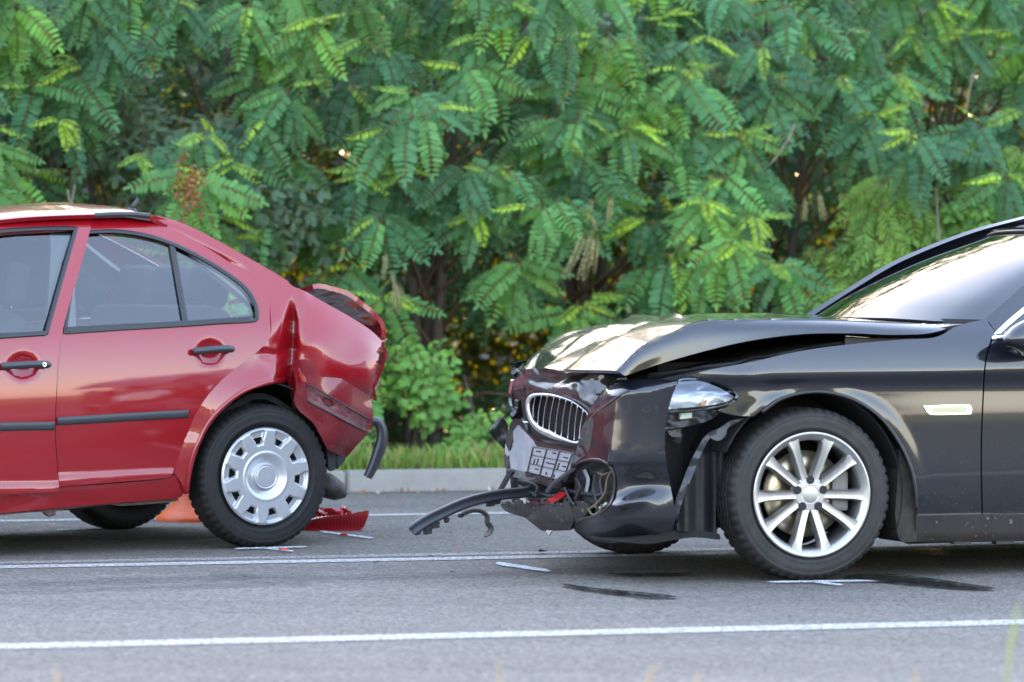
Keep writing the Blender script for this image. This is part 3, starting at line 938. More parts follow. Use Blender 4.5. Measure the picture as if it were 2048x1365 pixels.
# rear side: pillar, quarter panel, all crushed
q_l = tps([(300, 440, 0), (400, 470, 0), (480, 520, 0), (520, 560, 0), (540, 600, .0), (530, 640, 0), (540, 680, .0), (470, 745, 0), (380, 860, 0), (350, 940, 0), (560, 556, -.005), (583, 583, -.012),
           (582, 640, .0), (586, 700, .03), (580, 770, .05), (565, 640, -.012), (552, 690, .012), (560, 745, .0), (500, 740, .004), (510, 765, -.024), (545, 765, -.024), (470, 775, -.022), (420, 830, -.024), (395, 890, -.022), (375, 960, -.02),
           (612, 600, -.03), (620, 690, -.045), (612, 770, -.03), (660, 620, -.045), (660, 780, -.05), (700, 700, -.045), (745, 700, -.01), (738, 780, -.01), (766, 690, .045), (745, 795, .04)])
def q_crease(x, y):
    d = .016 * crumple(x / 62, y / 62, 21, 5) * np.exp(-(((x - 538) / 44) ** 2 + ((y - 728) / 44) ** 2))
    # the tail behind the fold is still a clean barrel, only turned inwards
    yb = np.interp(x, [600, 660, 745, 765], [688, 716, 742, 746])
    d += (4.2e-6 * (y - yb) ** 2 + 1.6e-4 * (y - yb)) * sstep(596, 630, x)
    d += .003 * crumple(x / 60, y / 60, 8, 4) * sstep(700, 745, x)
    # V-shaped fold that opens downwards from below the rear window corner to the wheel arch
    xv = np.interp(y, [580, 640, 700, 790], [583, 588, 586, 578]); wl = np.interp(y, [584, 640, 700, 790], [2, 24, 32, 34]); wr = np.interp(y, [584, 640, 700, 790], [2, 9, 12, 16])
    t = np.where(x < xv, (xv - x) / wl, (x - xv) / wr)
    d += .075 * np.clip(1 - t, 0, 1) ** 1.25 * sstep(580, 650, y)
    # second fold, running to the door edge
    yl2 = np.interp(x, [515, 550, 585], [706, 712, 690])
    d += .020 * np.clip(1 - np.abs(y - yl2) / 12., 0, 1) * sstep(512, 530, x) * sstep(586, 560, x)
    # crease down from the deck
    xd = np.interp(y, [575, 620, 660], [592, 606, 612])
    d += .010 * np.clip(1 - np.abs(x - xd) / 7., 0, 1) * sstep(670, 640, y)
    # crease along the pillar
    ln = np.interp(x, [300, 345, 420, 495, 520], [436, 458, 500, 541, 552])
    d += .020 * np.exp(-np.abs(y - ln - 3) / 5.0) * sstep(300, 330, x) * sstep(515, 470, x)
    return d
arch = [(371, 992, 1), (377, 945), (390, 895), (412, 850), (445, 810), (488, 778), (530, 764), (573, 757, 1)]
RC.panel('quarter_panel', [(304, 431, 1), (330, 436), (370, 449), (420, 474), (480, 507), (540, 541), (575, 562, 1), (586, 573), (612, 584), (650, 606), (700, 634), (740, 660), (764, 682, 1),
                           (756, 722), (748, 762), (742, 792, 1), (700, 790), (640, 770), (600, 765), (585, 790, 1), (573, 757, 1), (530, 764), (488, 778), (445, 810), (412, 850), (390, 895), (377, 945), (371, 992, 1),
                           (362, 965), (346, 945, 1), (357, 915), (377, 860), (404, 808), (439, 765), (479, 731), (518, 700), (540, 672), (542, 640), (534, 595), (499, 553), (449, 519), (399, 488), (344, 458), (300, 440, 1)], RED,
         lf=lambda x, y: RC.L(x, y) + q_l(x, y) + q_crease(x, y), step=5.0, rim=.03)
RC.band('arch_lip', [(373, 988), (380, 940), (394, 893), (416, 849), (449, 811), (491, 781), (532, 767), (572, 760)], 9, RED, lf=lambda x, y: RC.L(x, y) + q_l(x, y) + q_crease(x, y), rad=.010, dl=-.002)
# far side quarter (undamaged copy of the outline)
O_ = outline([(304, 431), (420, 474), (540, 541), (650, 606), (760, 690), (745, 850), (690, 915), (640, 860), (573, 757), (488, 778), (412, 850), (377, 945), (346, 945), (377, 860), (439, 765), (518, 700), (542, 640), (499, 553), (399, 488)], 9)
W_, T_ = triangulate(O_, [], 18); V_ = RF.P(W_[:, 0], W_[:, 1], RC.L(W_[:, 0], W_[:, 1])); V_[:, 1] = 2 * .84 - V_[:, 1]
V_, T_ = with_rim(V_, T_, .02, (0, 9, 1)); mesh('quarter_panel', V_, T_, RED, red)
# rear window, boot deck, boot lid sprung up, rear panel
pil = RF.P(np.array([303, 345, 420, 500, 578]), np.array([431, 440, 474, 518, 565]), np.full(5, .30))
rw = []
for l, dz in ((.34, 0), (.55, .02), (.84, .028), (1.13, .02), (1.34, 0)):
    q = pil.copy(); q[:, 1] = l; q[:, 2] += dz - .012; rw.append(q)
RC.loft('rear_window', rw, GLASS, 24, 20, None, .004, local=True)
RC.loft('roof_pillar', [[(303, 430, .29), (380, 455, .29), (480, 507, .285), (578, 563, .27)], [(303, 429, .33), (380, 453, .33), (480, 505, .33), (578, 562, .33)]], RED, 40, 6, None, .02)
pf = pil.copy()
for l0, l1 in ((1.34, 1.40),):
    a_ = pf.copy(); a_[:, 1] = l0; b_ = pf.copy(); b_[:, 1] = l1; c_ = pf.copy(); c_[:, 1] = l1 + .06; c_[:, 2] -= .06
    RC.loft('roof_pillar', [a_, b_, c_], RED, 24, 8, None, .01, local=True)
lid = np.array([(.17, .30, 1.135), (.34, .30, 1.13), (.46, .30, 1.105), (.62, .30, 1.025), (.70, .30, .96), (.715, .30, .90)])
e_ = RF.P(np.array([628, 662, 706, 750, 764, 767]), np.array([583, 579, 606, 638, 660, 690]), np.full(6, .42))
lid_rows = []
for l, dz in ((.42, 0), (.50, -.008), (.84, -.03), (1.2, -.05), (1.40, -.07)):
    q = e_.copy(); q[:, 1] = l; q[:, 2] += dz; q[:, 0] += .05 * (l - .42); lid_rows.append(q)
RC.loft('boot_lid', lid_rows, RED, 50, 36, lambda U, V, G: .012 * crumple(U * 4, V * 5, 31), .022, back=True, local=True)
RC.loft('rear_panel', [[(760, 682, .16), (764, 715, .17), (752, 765, .19), (742, 800, .2)], [(766, 676, .40), (769, 715, .42), (757, 765, .42), (745, 800, .42)],
                       [(720, 676, 1.2), (722, 715, 1.2), (712, 765, 1.2), (702, 800, 1.2)], [(640, 690, 1.5), (640, 720, 1.5), (632, 765, 1.5), (628, 800, 1.5)]],
        RED, 30, 40, lambda U, V, G: .02 * crumple(U * 3, V * 6, 41), .012)
RC.loft('boot_channel', [[(612, 588, .24), (650, 611, .25), (700, 640, .27), (756, 684, .3)], [(640, 612, .34), (672, 630, .34), (715, 655, .36), (752, 690, .4)]], RED, 30, 8,
        lambda U, V, G: .01 * crumple(U * 5, V * 3, 2), .01)
RC.loft('boot_floor', [[(-.1, .2, .95), (.3, .2, .93), (.6, .2, .72)], [(-.1, 1.5, .95), (.3, 1.5, .93), (.6, 1.5, .72)]], DARK, 10, 6, None, .01, local=True)
# reversing-lamp-like crumpled tin behind the tail lamp opening
# bumper skin, torn loose and pushed under
bm_l = tps([(585, 728, .035), (600, 722, -.005), (592, 770, .03), (600, 815, .03), (625, 735, -.035), (612, 790, .0), (660, 745, -.05), (650, 800, -.055), (640, 850, -.02), (700, 770, -.045), (690, 830, -.06), (680, 880, -.03), (742, 795, .02), (746, 835, .02), (738, 865, .03), (690, 915, .05), (655, 900, .0)])
slot_o = [(614, 776, 1), (622, 773), (680, 806), (738, 840, 1), (731, 863, 1), (680, 836), (622, 806), (614, 798, 1)]
def slot_dl(x, y):
    t = np.interp(x, [614, 738], [774, 841]); b = np.interp(x, [614, 622, 731], [800, 806, 863])
    return .010 * sstep(0, 3, y - t) * sstep(0, 3, b - y) * sstep(611, 616, x)
bump_l = lambda x, y: RC.L(x, np.clip(y, 700, 900)) + bm_l(x, y) + slot_dl(x, y) + .008 * crumple(x / 70, y / 90, 51) * np.exp(-((x - 605) / 40) ** 2)
bumper = RC.panel('bumper', [(581, 730, 1), (592, 722), (606, 719), (622, 722), (650, 738), (690, 762), (740, 792, 1), (745, 815), (746, 840), (741, 862), (715, 890), (692, 917, 1), (672, 908), (655, 898), (640, 870), (625, 845), (598, 822), (588, 800), (592, 775), (588, 748)], BUMPER_RED,
                  lf=bump_l, step=5, rim=.012, back=True)
SCRATCH = mat('scratched_red_plastic', (.13, .018, .024), .6, var=(35, .8, (.22, .10, .10)), bump=(60, .5, .004))
RC.panel('bumper_slot', slot_o, SCRATCH, lf=lambda x, y: bump_l(x, y) - .003 - .003 * (((x > 640) & (x < 668) & (np.abs(y - np.interp(x, [640, 668], [795, 812])) < 4)) * -2.), step=5, rim=.006, parent=bumper)
RC.band('bumper_slot_edge', [(614, 774), (622, 772), (680, 805), (738, 839)], 3, RUBBER_SEAL, lf=bump_l, rad=.004, dl=-.004, parent=bumper)
RC.band('bumper_slot_edge', [(614, 798), (622, 807), (680, 837), (731, 864)], 4, RUBBER_SEAL, lf=bump_l, rad=.004, dl=-.004, parent=bumper)
RC.band('bumper_clip', [(646, 797), (655, 796), (664, 804), (660, 812), (648, 806)], 2.5, RUBBER_SEAL, lf=bump_l, rad=.004, dl=-.006, parent=bumper, closed=True, n=24)
RC.panel('bumper_flap', [(655, 897, 1), (672, 904), (691, 915, 1), (688, 925), (664, 943), (657, 935, 1)], TRIM, lf=lambda x, y: .035 + 0 * x, step=6, rim=.02)
# bumper strip hanging off its end
hs = cr([(731, 846), (745, 843), (757, 846), (764, 862), (763, 885), (754, 913), (744, 938), (735, 955)], 40)
hw = np.interp(np.linspace(0, 1, 40), [0, .15, .3, .6, 1], [8, 10, 11, 12, 9])
tg_ = np.gradient(hs, axis=0); tg_ /= np.linalg.norm(tg_, axis=1)[:, None]; nr_ = np.stack([-tg_[:, 1], tg_[:, 0]], 1)
rows_ = []
for k in range(9):
    a_ = math.pi * k / 8
    q = hs + nr_ * (math.cos(a_) * hw[:, None])
    rows_.append(RF.P(q[:, 0], q[:, 1], .04 - math.sin(a_) * .03))
RC.grid('bumper_strip', np.stack(rows_), TRIM, None, .012, True)
# exhaust box hanging behind the wheel
ex = RF.P(np.array([560, 620, 655, 678, 692]), np.array([950, 962, 972, 984, 992]), np.array([.75, .62, .55, .52, .5]))
tube('exhaust', ex, [.06, .06, .058, .045, .012], mat('exhaust_metal', (.10, .09, .085), .55, metal=.6, var=(20, .7, (.05, .04, .03))), red, 14)

# underside, arch liner, interior
RC.loft('underbody', [[(-3.2, .12, .25), (-2.2, .12, .2), (-1.2, .10, .21), (-.5, .12, .25), (-.36, .12, .40), (.0, .12, .68), (.36, .12, .5), (.6, .2, .52)],
                      [(-3.2, .84, .22), (-2.2, .84, .2), (-1.2, .84, .21), (-.5, .84, .25), (-.36, .84, .30), (.0, .84, .33), (.36, .84, .36), (.6, .84, .45)],
                      [(-3.2, 1.56, .25), (-2.2, 1.56, .2), (-1.2, 1.58, .21), (-.5, 1.56, .25), (-.36, 1.56, .40), (.0, 1.56, .68), (.36, 1.56, .5), (.6, 1.5, .52)]], DARK, 60, 24, None, .03, local=True)
th_ = np.linspace(.02, math.pi * .98, 20)
for l0, l1 in ((.03, .34), (1.34, 1.65)):
    RC.loft('arch_liner', [[(.37 * math.cos(t) * 1.0, l, .33 + .40 * math.sin(t)) for t in th_] for l in (l0, l1)] + [[(.30 * math.cos(t), l1 if l0 < 1 else l0, .33 + .1 * math.sin(t)) for t in th_]][:0], DARK, 30, 6, None, .006, local=True)
RC.loft('inner_wall', [[(-.42, .34, .2), (-.42, .34, .8)], [(0, .34, .28), (0, .34, .78)], [(.40, .34, .4), (.40, .34, .75)]], DARK, 6, 8, None, .01, local=True)
# torn metal in the gap above the tyre
RC.loft('torn_bracket', [[(578, 765, .12), (583, 800, .1), (590, 830, .12)], [(600, 760, .16), (604, 800, .14), (606, 826, .15)]], mat('torn_dark_red', (.06, .01, .012), .5, var=(40, .6, (.12, .06, .04))), 16, 8, lambda U, V, G: .02 * crumple(U * 3, V * 3, 77), .006, back=True)

def seat(parent, a, l, z, w, back_h, rec=.25):
    s = bpy.data.objects.new('seat', None); COL.objects.link(s); s.parent = parent; s.location = (a, l, z)
    rbox('cushion', (-.18, 0, .07), (.5, w, .16), .05, SEAT, s, (0, -.12, 0), 3)
    rbox('backrest', (.12 + back_h * .5 * rec, 0, .10 + back_h * .5), (.14, w, back_h), .05, SEAT, s, (0, rec, 0), 3)
    return s
def headrest(s, dx, dy, dz):
    rbox('headrest', (dx, dy, dz), (.11, .27, .19), .045, SEAT, s, (0, .2, 0), 3)
    for k in (-.06, .06): tube('headrest_post', [(dx - .01, dy + k, dz - .2), (dx, dy + k, dz)], .006, CHROME, s, 6)
for l in (.46, 1.22):
    s = seat(red, -1.35, l, .36, .48, .58); headrest(s, .32, 0, .80)
s = seat(red, -.42, .84, .42, 1.25, .55, .35)
for dy in (-.38, .0, .38): headrest(s, .36, dy, .73)
RC.loft('parcel_shelf', [[(-.12, .2, .93), (.2, .2, 1.0)], [(-.12, .84, .93), (.2, .84, 1.0)], [(-.12, 1.48, .93), (.2, 1.48, 1.0)]], DASH, 8, 10, None, .02, local=True)
for l0, sg in ((.09, 1), (1.59, -1)):
    RC.loft('door_lining', [[(-1.9, l0, .92), (-1.2, l0, .945), (-.5, l0, .965), (-.1, l0, .98)], [(-1.9, l0 + .05 * sg, .88), (-1.2, l0 + .05 * sg, .90), (-.5, l0 + .05 * sg, .92), (-.1, l0 + .05 * sg, .94)],
                            [(-1.9, l0 + .05 * sg, .3), (-1.2, l0 + .05 * sg, .3), (-.5, l0 + .05 * sg, .3), (-.1, l0 + .05 * sg, .5)]], DASH, 20, 8, None, .01, local=True)
# centre and rear pillar linings
for a0, b0 in ((-1.0, .0), ):
    for lm in (1, -1):
        f_ = lambda a, l, z: (a, l if lm > 0 else 1.68 - l, z)
        RC.loft('pillar_lining', [[f_(a0 - .02, .06, .96), f_(a0 + .06, .20, 1.25), f_(a0 + .1, .30, 1.43)], [f_(a0 + .12, .06, .96), f_(a0 + .17, .20, 1.25), f_(a0 + .2, .30, 1.43)]], LINING, 12, 5, None, .03, local=True)
        RC.loft('pillar_lining', [[f_(-.35, .33, 1.40), f_(-.12, .30, 1.24), f_(.15, .26, 1.08)], [f_(-.38, .25, 1.37), f_(-.12, .18, 1.17), f_(.05, .12, 1.02)]], LINING, 12, 5, None, .02, local=True)
RC.loft('dashboard', [[(-2.0, .15, .92), (-1.75, .15, .93), (-1.7, .15, .75), (-1.8, .15, .5)], [(-2.0, .84, .94), (-1.72, .84, .95), (-1.68, .84, .75), (-1.8, .84, .5)], [(-2.0, 1.53, .92), (-1.75, 1.53, .93), (-1.7, 1.53, .75), (-1.8, 1.53, .5)]], DASH, 16, 16, None, .02, local=True)
sw = np.array([(-1.52 + .08 * math.sin(t), .46 + .185 * math.cos(t), .90 + .17 * math.sin(t)) for t in np.linspace(0, 2 * math.pi, 40, endpoint=False)])
tube('steering_wheel', sw, .015, DASH, red, 8, True)
# front half: windscreen, bonnet, wing (outside the picture's edge)
ws = []
for l, da in ((.16, .0), (.45, -.1), (.84, -.14), (1.23, -.1), (1.52, 0)):
    k = abs(l - .84) / .68
    ws.append([(-1.93 + da, l, .965), (-1.6 + da * .8, l + .05 * (.84 - l), 1.20), (-1.2 + da * .5, l + .13 * (.84 - l), 1.445 - .03 * k)])
RC.loft('windscreen', ws, WSGLASS, 16, 24, None, .005, local=True)
bo = []
for l, dz in ((.10, -.02), (.2, .0), (.5, .035), (.84, .045), (1.18, .035), (1.48, 0), (1.58, -.02)):
    k = 1 - abs(l - .84) / .84
    bo.append([(-1.92 - .12 * k, l, .95 + dz), (-2.5 - .1 * k, l, .88 + dz), (-3.05 - .15 * k, l, .78 + dz * .8), (-3.22 - .18 * k, l, .66)])
RC.loft('bonnet', bo, RED, 30, 24, None, .02, local=True)
wing = [(-1.94, .945), (-2.4, .90), (-2.9, .80), (-3.2, .66), (-3.28, .45), (-3.2, .25), (-2.9, .24), (-2.88, .35)] + [(-2.513 - .37 * math.cos(t), .317 + .37 * math.sin(t)) for t in np.linspace(.2, math.pi - .2, 9)] + [(-2.1, .22), (-1.96, .21)]
wp = [rp(a, 0., z) + (1,) if i in (0, 3, 5, 6, len(wing) - 1) else rp(a, 0., z) for i, (a, z) in enumerate(wing)]
RC.panel('wing', wp, RED, step=18, rim=.02, mirror=True)
nose = [[(-3.26, .0 + .02, .70), (-3.3, .02, .5), (-3.24, .02, .25)], [(-3.40, .3, .68), (-3.46, .3, .5), (-3.38, .3, .22)], [(-3.44, .84, .67), (-3.5, .84, .5), (-3.42, .84, .2)], [(-3.40, 1.38, .68), (-3.46, 1.38, .5), (-3.38, 1.38, .22)], [(-3.26, 1.66, .70), (-3.3, 1.66, .5), (-3.24, 1.66, .25)]]
RC.loft('front_bumper', nose, BUMPER_RED, 12, 24, None, .02, local=True)
# wheels
red_tyre = tyre_mesh(.317, .222, .19); red_cap = hubcap_mesh(.214)
steel_wheel(red, (0, 0, .315), 0, .317, .214, .19, red_tyre, red_cap, math.radians(6))
steel_wheel(red, (-2.513, 0, .315), 0, .317, .214, .19, red_tyre, red_cap, .4)
steel_wheel(red, (0, 1.68, .315), math.pi, .317, .214, .19, red_tyre, red_cap, .2)
steel_wheel(red, (-2.513, 1.68, .315), math.pi, .317, .214, .19, red_tyre, red_cap, .9)
tube('rear_axle', [(0, .2, .3), (0, 1.48, .3)], .035, DARK, red, 10)

# ------------------------------------------------------------------ black saloon
_D = F * H / (1163 - CY)
BF = Frame((1625 - CX) * _D / F, _D, 22.)
black = thing('black_sedan', 'black sedan with a crumpled bonnet, torn front bumper and silver alloy wheels', 'car', (BF.ox, BF.oy, 0), BF.rz)
bprof = spline1d([.08, .18, .28, .42, .56, .66, .73, .775, .80, .83, .88, .93, .97, 1.0, 1.05, 1.2, 1.35, 1.45],
                 [.06, .030, .004, -.012, -.016, -.016, -.013, -.020, -.034, -.034, -.022, -.002, .024, .050, .085, .17, .27, .36])
BC = Car(BF, black, bprof, .006, .92)
bp_ = BF.px

# front wing with the wheel arch cut out
wing_o = [(1374, 751, 1), (1430, 738), (1500, 725), (1600, 703), (1700, 689), (1800, 680), (1870, 675), (1908, 655, 1), (1940, 645), (1972, 639, 1), (1990, 664, 1), (1978, 690), (1969, 730), (1965, 790), (1961, 900), (1963, 1027, 1),
          (1833, 1031, 1), (1834, 985), (1824, 935), (1800, 882), (1765, 835), (1722, 803), (1680, 787), (1638, 781), (1595, 785), (1555, 798), (1522, 822), (1508, 833, 1), (1470, 831), (1438, 823, 1), (1462, 809), (1478, 797), (1470, 784), (1440, 768), (1405, 757)]
def wing_dl(x, y):
    # flared lip round the arch
    cx_, cy_ = 1637., 985.
    r = np.hypot((x - cx_) * 1.02, y - cy_)
    d = -.005 * sstep(222, 206, r) * (y < 1000)
    d += -.006 * np.exp(-((x - 1500) / 50) ** 2 - ((y - 800) / 30) ** 2)
    # a small buckle behind the lamp
    d += .003 * crumple(x / 80, y / 60, 14) * np.exp(-((x - 1480) / 60) ** 2)
    return d
wingb = BC.panel('wing', wing_o, BLACK, dl=wing_dl, step=7, rim=.022)
BC.band('arch_lip', [(1833, 1020), (1832, 985), (1822, 936), (1798, 884), (1763, 837), (1721, 806), (1680, 790), (1638, 784), (1596, 788), (1557, 801), (1524, 825)], 7, PLASTIC, dl=-.013, rad=.008, parent=wingb)
# far wing
O_ = outline([p for p in wing_o if True], 12)
W_, T_ = triangulate(O_, [], 22); V_ = BF.P(W_[:, 0], W_[:, 1], BC.L(W_[:, 0], W_[:, 1])); V_[:, 1] = 2 * .92 - V_[:, 1]; V_[:, 0] = np.maximum(V_[:, 0], -.5)
V_, T_ = with_rim(V_, T_, .02, (0, 9, 1)); mesh('wing', V_, T_, BLACK, black)
# side lamp in its chrome frame
sl = lambda x, y: BC.L(x, y) - .004
ind = BC.panel('side_lamp', [(1847, 812, 1), (1900, 810), (1938, 810), (1944, 820), (1942, 829, 1), (1900, 830), (1864, 830), (1854, 824)], CHROME, lf=sl, step=5, rim=.008, parent=wingb)
BC.panel('lens', [(1862, 816, 1), (1900, 814), (1932, 814), (1935, 822), (1930, 825, 1), (1900, 826), (1870, 826)], INDICATOR, lf=lambda x, y: BC.L(x, y) - .006, step=5, rim=.003, parent=wingb)

# doors, sill
def door_poly(a0, a1, ztop, zb):
    return [bp_(a0, 0, ztop), bp_(a1, 0, ztop), bp_(a1, 0, zb), bp_(a0, 0, zb)]
e1 = bp_(1.78, 0, .98); e2 = bp_(1.80, 0, .6); e3 = bp_(1.80, 0, .245)
door_o = [(1993, 668, 1), (2048, 662), (2200, 655), (e1[0], e1[1], 1), (e2[0], e2[1]), (e3[0], e3[1], 1), (2200, 1026), (1966, 1027, 1), (1964, 900), (1968, 790), (1972, 730), (1981, 692)]
fdb = BC.panel('door', door_o, BLACK, step=10, rim=.018, mirror=True)
q1 = [bp_(a, 0, z) for a, z in ((1.795, .98), (2.4, .995), (2.75, 1.0))]
rd_o = [q1[0] + (1,), q1[1], q1[2] + (1,), bp_(2.72, 0, .9), bp_(2.62, 0, .7), bp_(2.48, 0, .5), bp_(2.44, 0, .245) + (1,), bp_(2.1, 0, .245), e3 + (1,) if False else (bp_(1.815, 0, .245) + (1,)), bp_(1.815, 0, .6)]
BC.panel('door', rd_o, BLACK, step=18, rim=.018, mirror=True)
qp = [(2.765, 1.0), (3.3, .99), (3.8, .97), (4.02, .9), (4.06, .6), (3.98, .3), (3.4, .28)] + [(2.97 - .38 * math.cos(t), .335 + .38 * math.sin(t)) for t in np.linspace(math.pi - .1, .1, 9)] + [(2.46, .3), (2.5, .5), (2.64, .7), (2.735, .9)]
BC.panel('rear_wing', [bp_(a, 0, z) + ((1,) if i in (0, 3, 5, 6, 16) else ()) for i, (a, z) in enumerate(qp)], BLACK, step=20, rim=.02, mirror=True)
s0, s1 = bp_(2.45, 0, .24), bp_(2.45, 0, .12)
BC.panel('sill', [(1832, 1032, 1), (1963, 1029), (2100, 1028), (s0[0], s0[1], 1), (s1[0], s1[1], 1), (2048, 1081), (1940, 1083), (1900, 1083), (1832, 1084, 1)], BLACKW, lf=lambda x, y: BC.L(x, y) - .012 + .02 * sstep(1070, 1086, y), step=8, rim=.03, mirror=True)
for x0 in (1905, 1990): BC.panel('jacking_point', [(x0, 1081, 1), (x0 + 40, 1080, 1), (x0 + 37, 1088, 1), (x0 + 4, 1089, 1)], PLASTIC, lf=lambda x, y: .06 + 0 * x, step=6, rim=.04)
# window line, mirror, A-pillar, glass house
BC.band('window_chrome', [(1984, 676), (2010, 674), (2048, 672), (2200, 664), (2500, 652), (2800, 642)], 8, CHROME, rad=.008, dl=-.004, parent=fdb, n=80)
pil_n = [(1973, 640), (2000, 618), (2048, 575), (2120, 520), (2230, 462), (2330, 430)]
pl_l = tps([(1973, 640, .10), (2048, 575, .16), (2120, 520, .21), (2230, 462, .28), (2330, 430, .33), (2000, 665, .06), (2060, 615, .12), (2150, 545, .19), (2260, 480, .27), (2330, 450, .32)])
BC.panel('pillar', [(1950, 645, 1), (1975, 634), (2000, 612), (2048, 571), (2120, 515), (2230, 457), (2330, 424, 1), (2400, 408), (2760, 380), (2762, 398, 1), (2420, 428), (2335, 446), (2250, 484), (2150, 548), (2068, 610), (1998, 671, 1), (1990, 662), (1973, 641)], BLACK, lf=lambda x, y: np.minimum(pl_l(np.minimum(x, 2330), y), .36) - .004, step=9, rim=.03, mirror=True)
BC.band('window_chrome', [(1988, 676), (2020, 645), (2068, 606), (2150, 544), (2250, 482), (2335, 446), (2420, 430), (2700, 402)], 13, CHROME, lf=lambda x, y: np.minimum(pl_l(np.minimum(x, 2330), y), .36), rad=.008, dl=-.006, parent=fdb, n=80)
gside = lambda x, y: np.minimum(BC.L(x, y) + .012, .38)
BC.panel('window', [(1990, 677, 1), (2068, 612), (2150, 550), (2250, 488), (2335, 452), (2420, 434), (2700, 408, 1), (2790, 640, 1), (2500, 650), (2200, 662)], GLASS, lf=gside, step=22, rim=.004, mirror=True, parent=fdb)
mir = BC.loft('door_mirror', [[(2010, 664, -.03), (2030, 650, -.03), (2055, 640, -.04), (2090, 640, -.05)], [(2006, 672, -.10), (2028, 655, -.14), (2060, 642, -.16), (2105, 640, -.16)],
                              [(2010, 690, -.12), (2032, 690, -.17), (2060, 692, -.19), (2110, 690, -.19)], [(2028, 700, -.03), (2045, 712, -.04), (2070, 716, -.05), (2100, 716, -.05)]], BLACK, 16, 16, None, .02, True, parent=fdb)
# windscreen and roof
wsr = [[(.88, .20, 1.005), (1.03, .225, 1.095), (1.31, .285, 1.238), (1.62, .36, 1.345)],
       [(.74, .34, 1.01), (.92, .36, 1.115), (1.22, .41, 1.255), (1.53, .47, 1.362)],
       [(.66, .60, 1.02), (.85, .62, 1.13), (1.15, .65, 1.266), (1.46, .69, 1.376)],
       [(.63, .92, 1.022), (.82, .92, 1.133), (1.12, .92, 1.27), (1.44, .92, 1.380)]]
wsr += [[(a, 1.84 - l, z) for a, l, z in r] for r in wsr[:3][::-1]]
BC.loft('windscreen', wsr, WSGLASS, 40, 50, None, .006, local=True)
E_ws = lambda i: [r[i] for r in wsr]
tube('windscreen_seal', cr(np.array(wsr[0]) + [(0, -.008, .006)], 30), .011, RUBBER_SEAL, black, 8)
tube('windscreen_seal', cr(np.array(wsr[-1]) + [(0, .008, .006)], 30), .014, RUBBER_SEAL, black, 8)
tube('windscreen_seal', cr(np.array(E_ws(3)) + [(0, 0, .004)], 40), .009, RUBBER_SEAL, black, 8)
roof_b = []
for r in wsr:
    a, l, z = r[3]; k = 1 - abs(l - .92) / .62
    roof_b.append([(a + .005, l, z + .002), (1.85, l + .02 * (l - .92), 1.405 + .045 * k), (2.5, l + .03 * (l - .92), 1.40 + .06 * k), (3.0, l, 1.34 + .06 * k)])
BC.loft('roof', roof_b, BLACK, 40, 40, None, .02, local=True)
BC.loft('rear_window', [[(3.0, l, 1.34 + .06 * (1 - abs(l - .92) / .62)), (3.35, l * .96 + .037, 1.17), (3.65, l * .94 + .055, 1.03)] for l in (.3, .6, .92, 1.24, 1.54)], GLASS, 14, 20, None, .005, local=True)
BC.loft('boot_lid', [[(3.6, l, 1.0 + .04 * (1 - abs(l - .92) / .9)), (3.9, l, .99 + .03 * (1 - abs(l - .92) / .9)), (4.1, l, .93), (4.14, l, .6), (4.06, l, .3)] for l in (.02, .3, .92, 1.54, 1.82)], BLACK, 26, 24, None, .02, local=True)
BC.loft('scuttle', [[(.60, l, .985), (.72, l, 1.0), (.88, l, 1.0)] for l in (.1, .5, .92, 1.34, 1.74)], PLASTIC, 8, 16, None, .02, local=True)
BC.loft('dashboard', [[(.75, l, 1.0), (1.25, l, .985), (1.35, l, .95), (1.35, l, .6)] for l in (.16, .5, .92, 1.34, 1.68)], DASH, 16, 16, None, .02, local=True)
for l in (.5, 1.34):
    s = seat(black, 1.95, l, .38, .52, .6); headrest(s, .33, 0, .82)
s = seat(black, 2.85, .92, .42, 1.3, .58)
sw = np.array([(1.55 + .07 * math.sin(t), .5 + .19 * math.cos(t), .93 + .17 * math.sin(t)) for t in np.linspace(0, 2 * math.pi, 40, endpoint=False)])
tube('steering_wheel', sw, .016, DASH, black, 8, True)
for l0, sg in ((.07, 1), (1.77, -1)):
    BC.loft('door_lining', [[(a, l0, .97) for a in (.9, 1.8, 2.7)], [(a, l0 + .06 * sg, .93) for a in (.9, 1.8, 2.7)], [(a, l0 + .06 * sg, .3) for a in (.9, 1.8, 2.7)]], DASH, 14, 8, None, .01, local=True)
BC.loft('underbody', [[(-.35, l, .24), (-.2, l, .22), (1.0, l, .17), (2.4, l, .18), (3.0, l, .34), (4.0, l, .32)] for l in (.34, .92, 1.5)], DARK, 30, 10, None, .03, local=True)
BC.loft('underbody_edge', [[(.45, l, z) for l, z in ((.06, .15), (.2, .17), (.36, .18))], [(1.4, l, z) for l, z in ((.06, .15), (.2, .17), (.36, .18))], [(2.45, l, z) for l, z in ((.06, .15), (.2, .17), (.36, .18))]], DARK, 8, 12, None, .02, local=True)

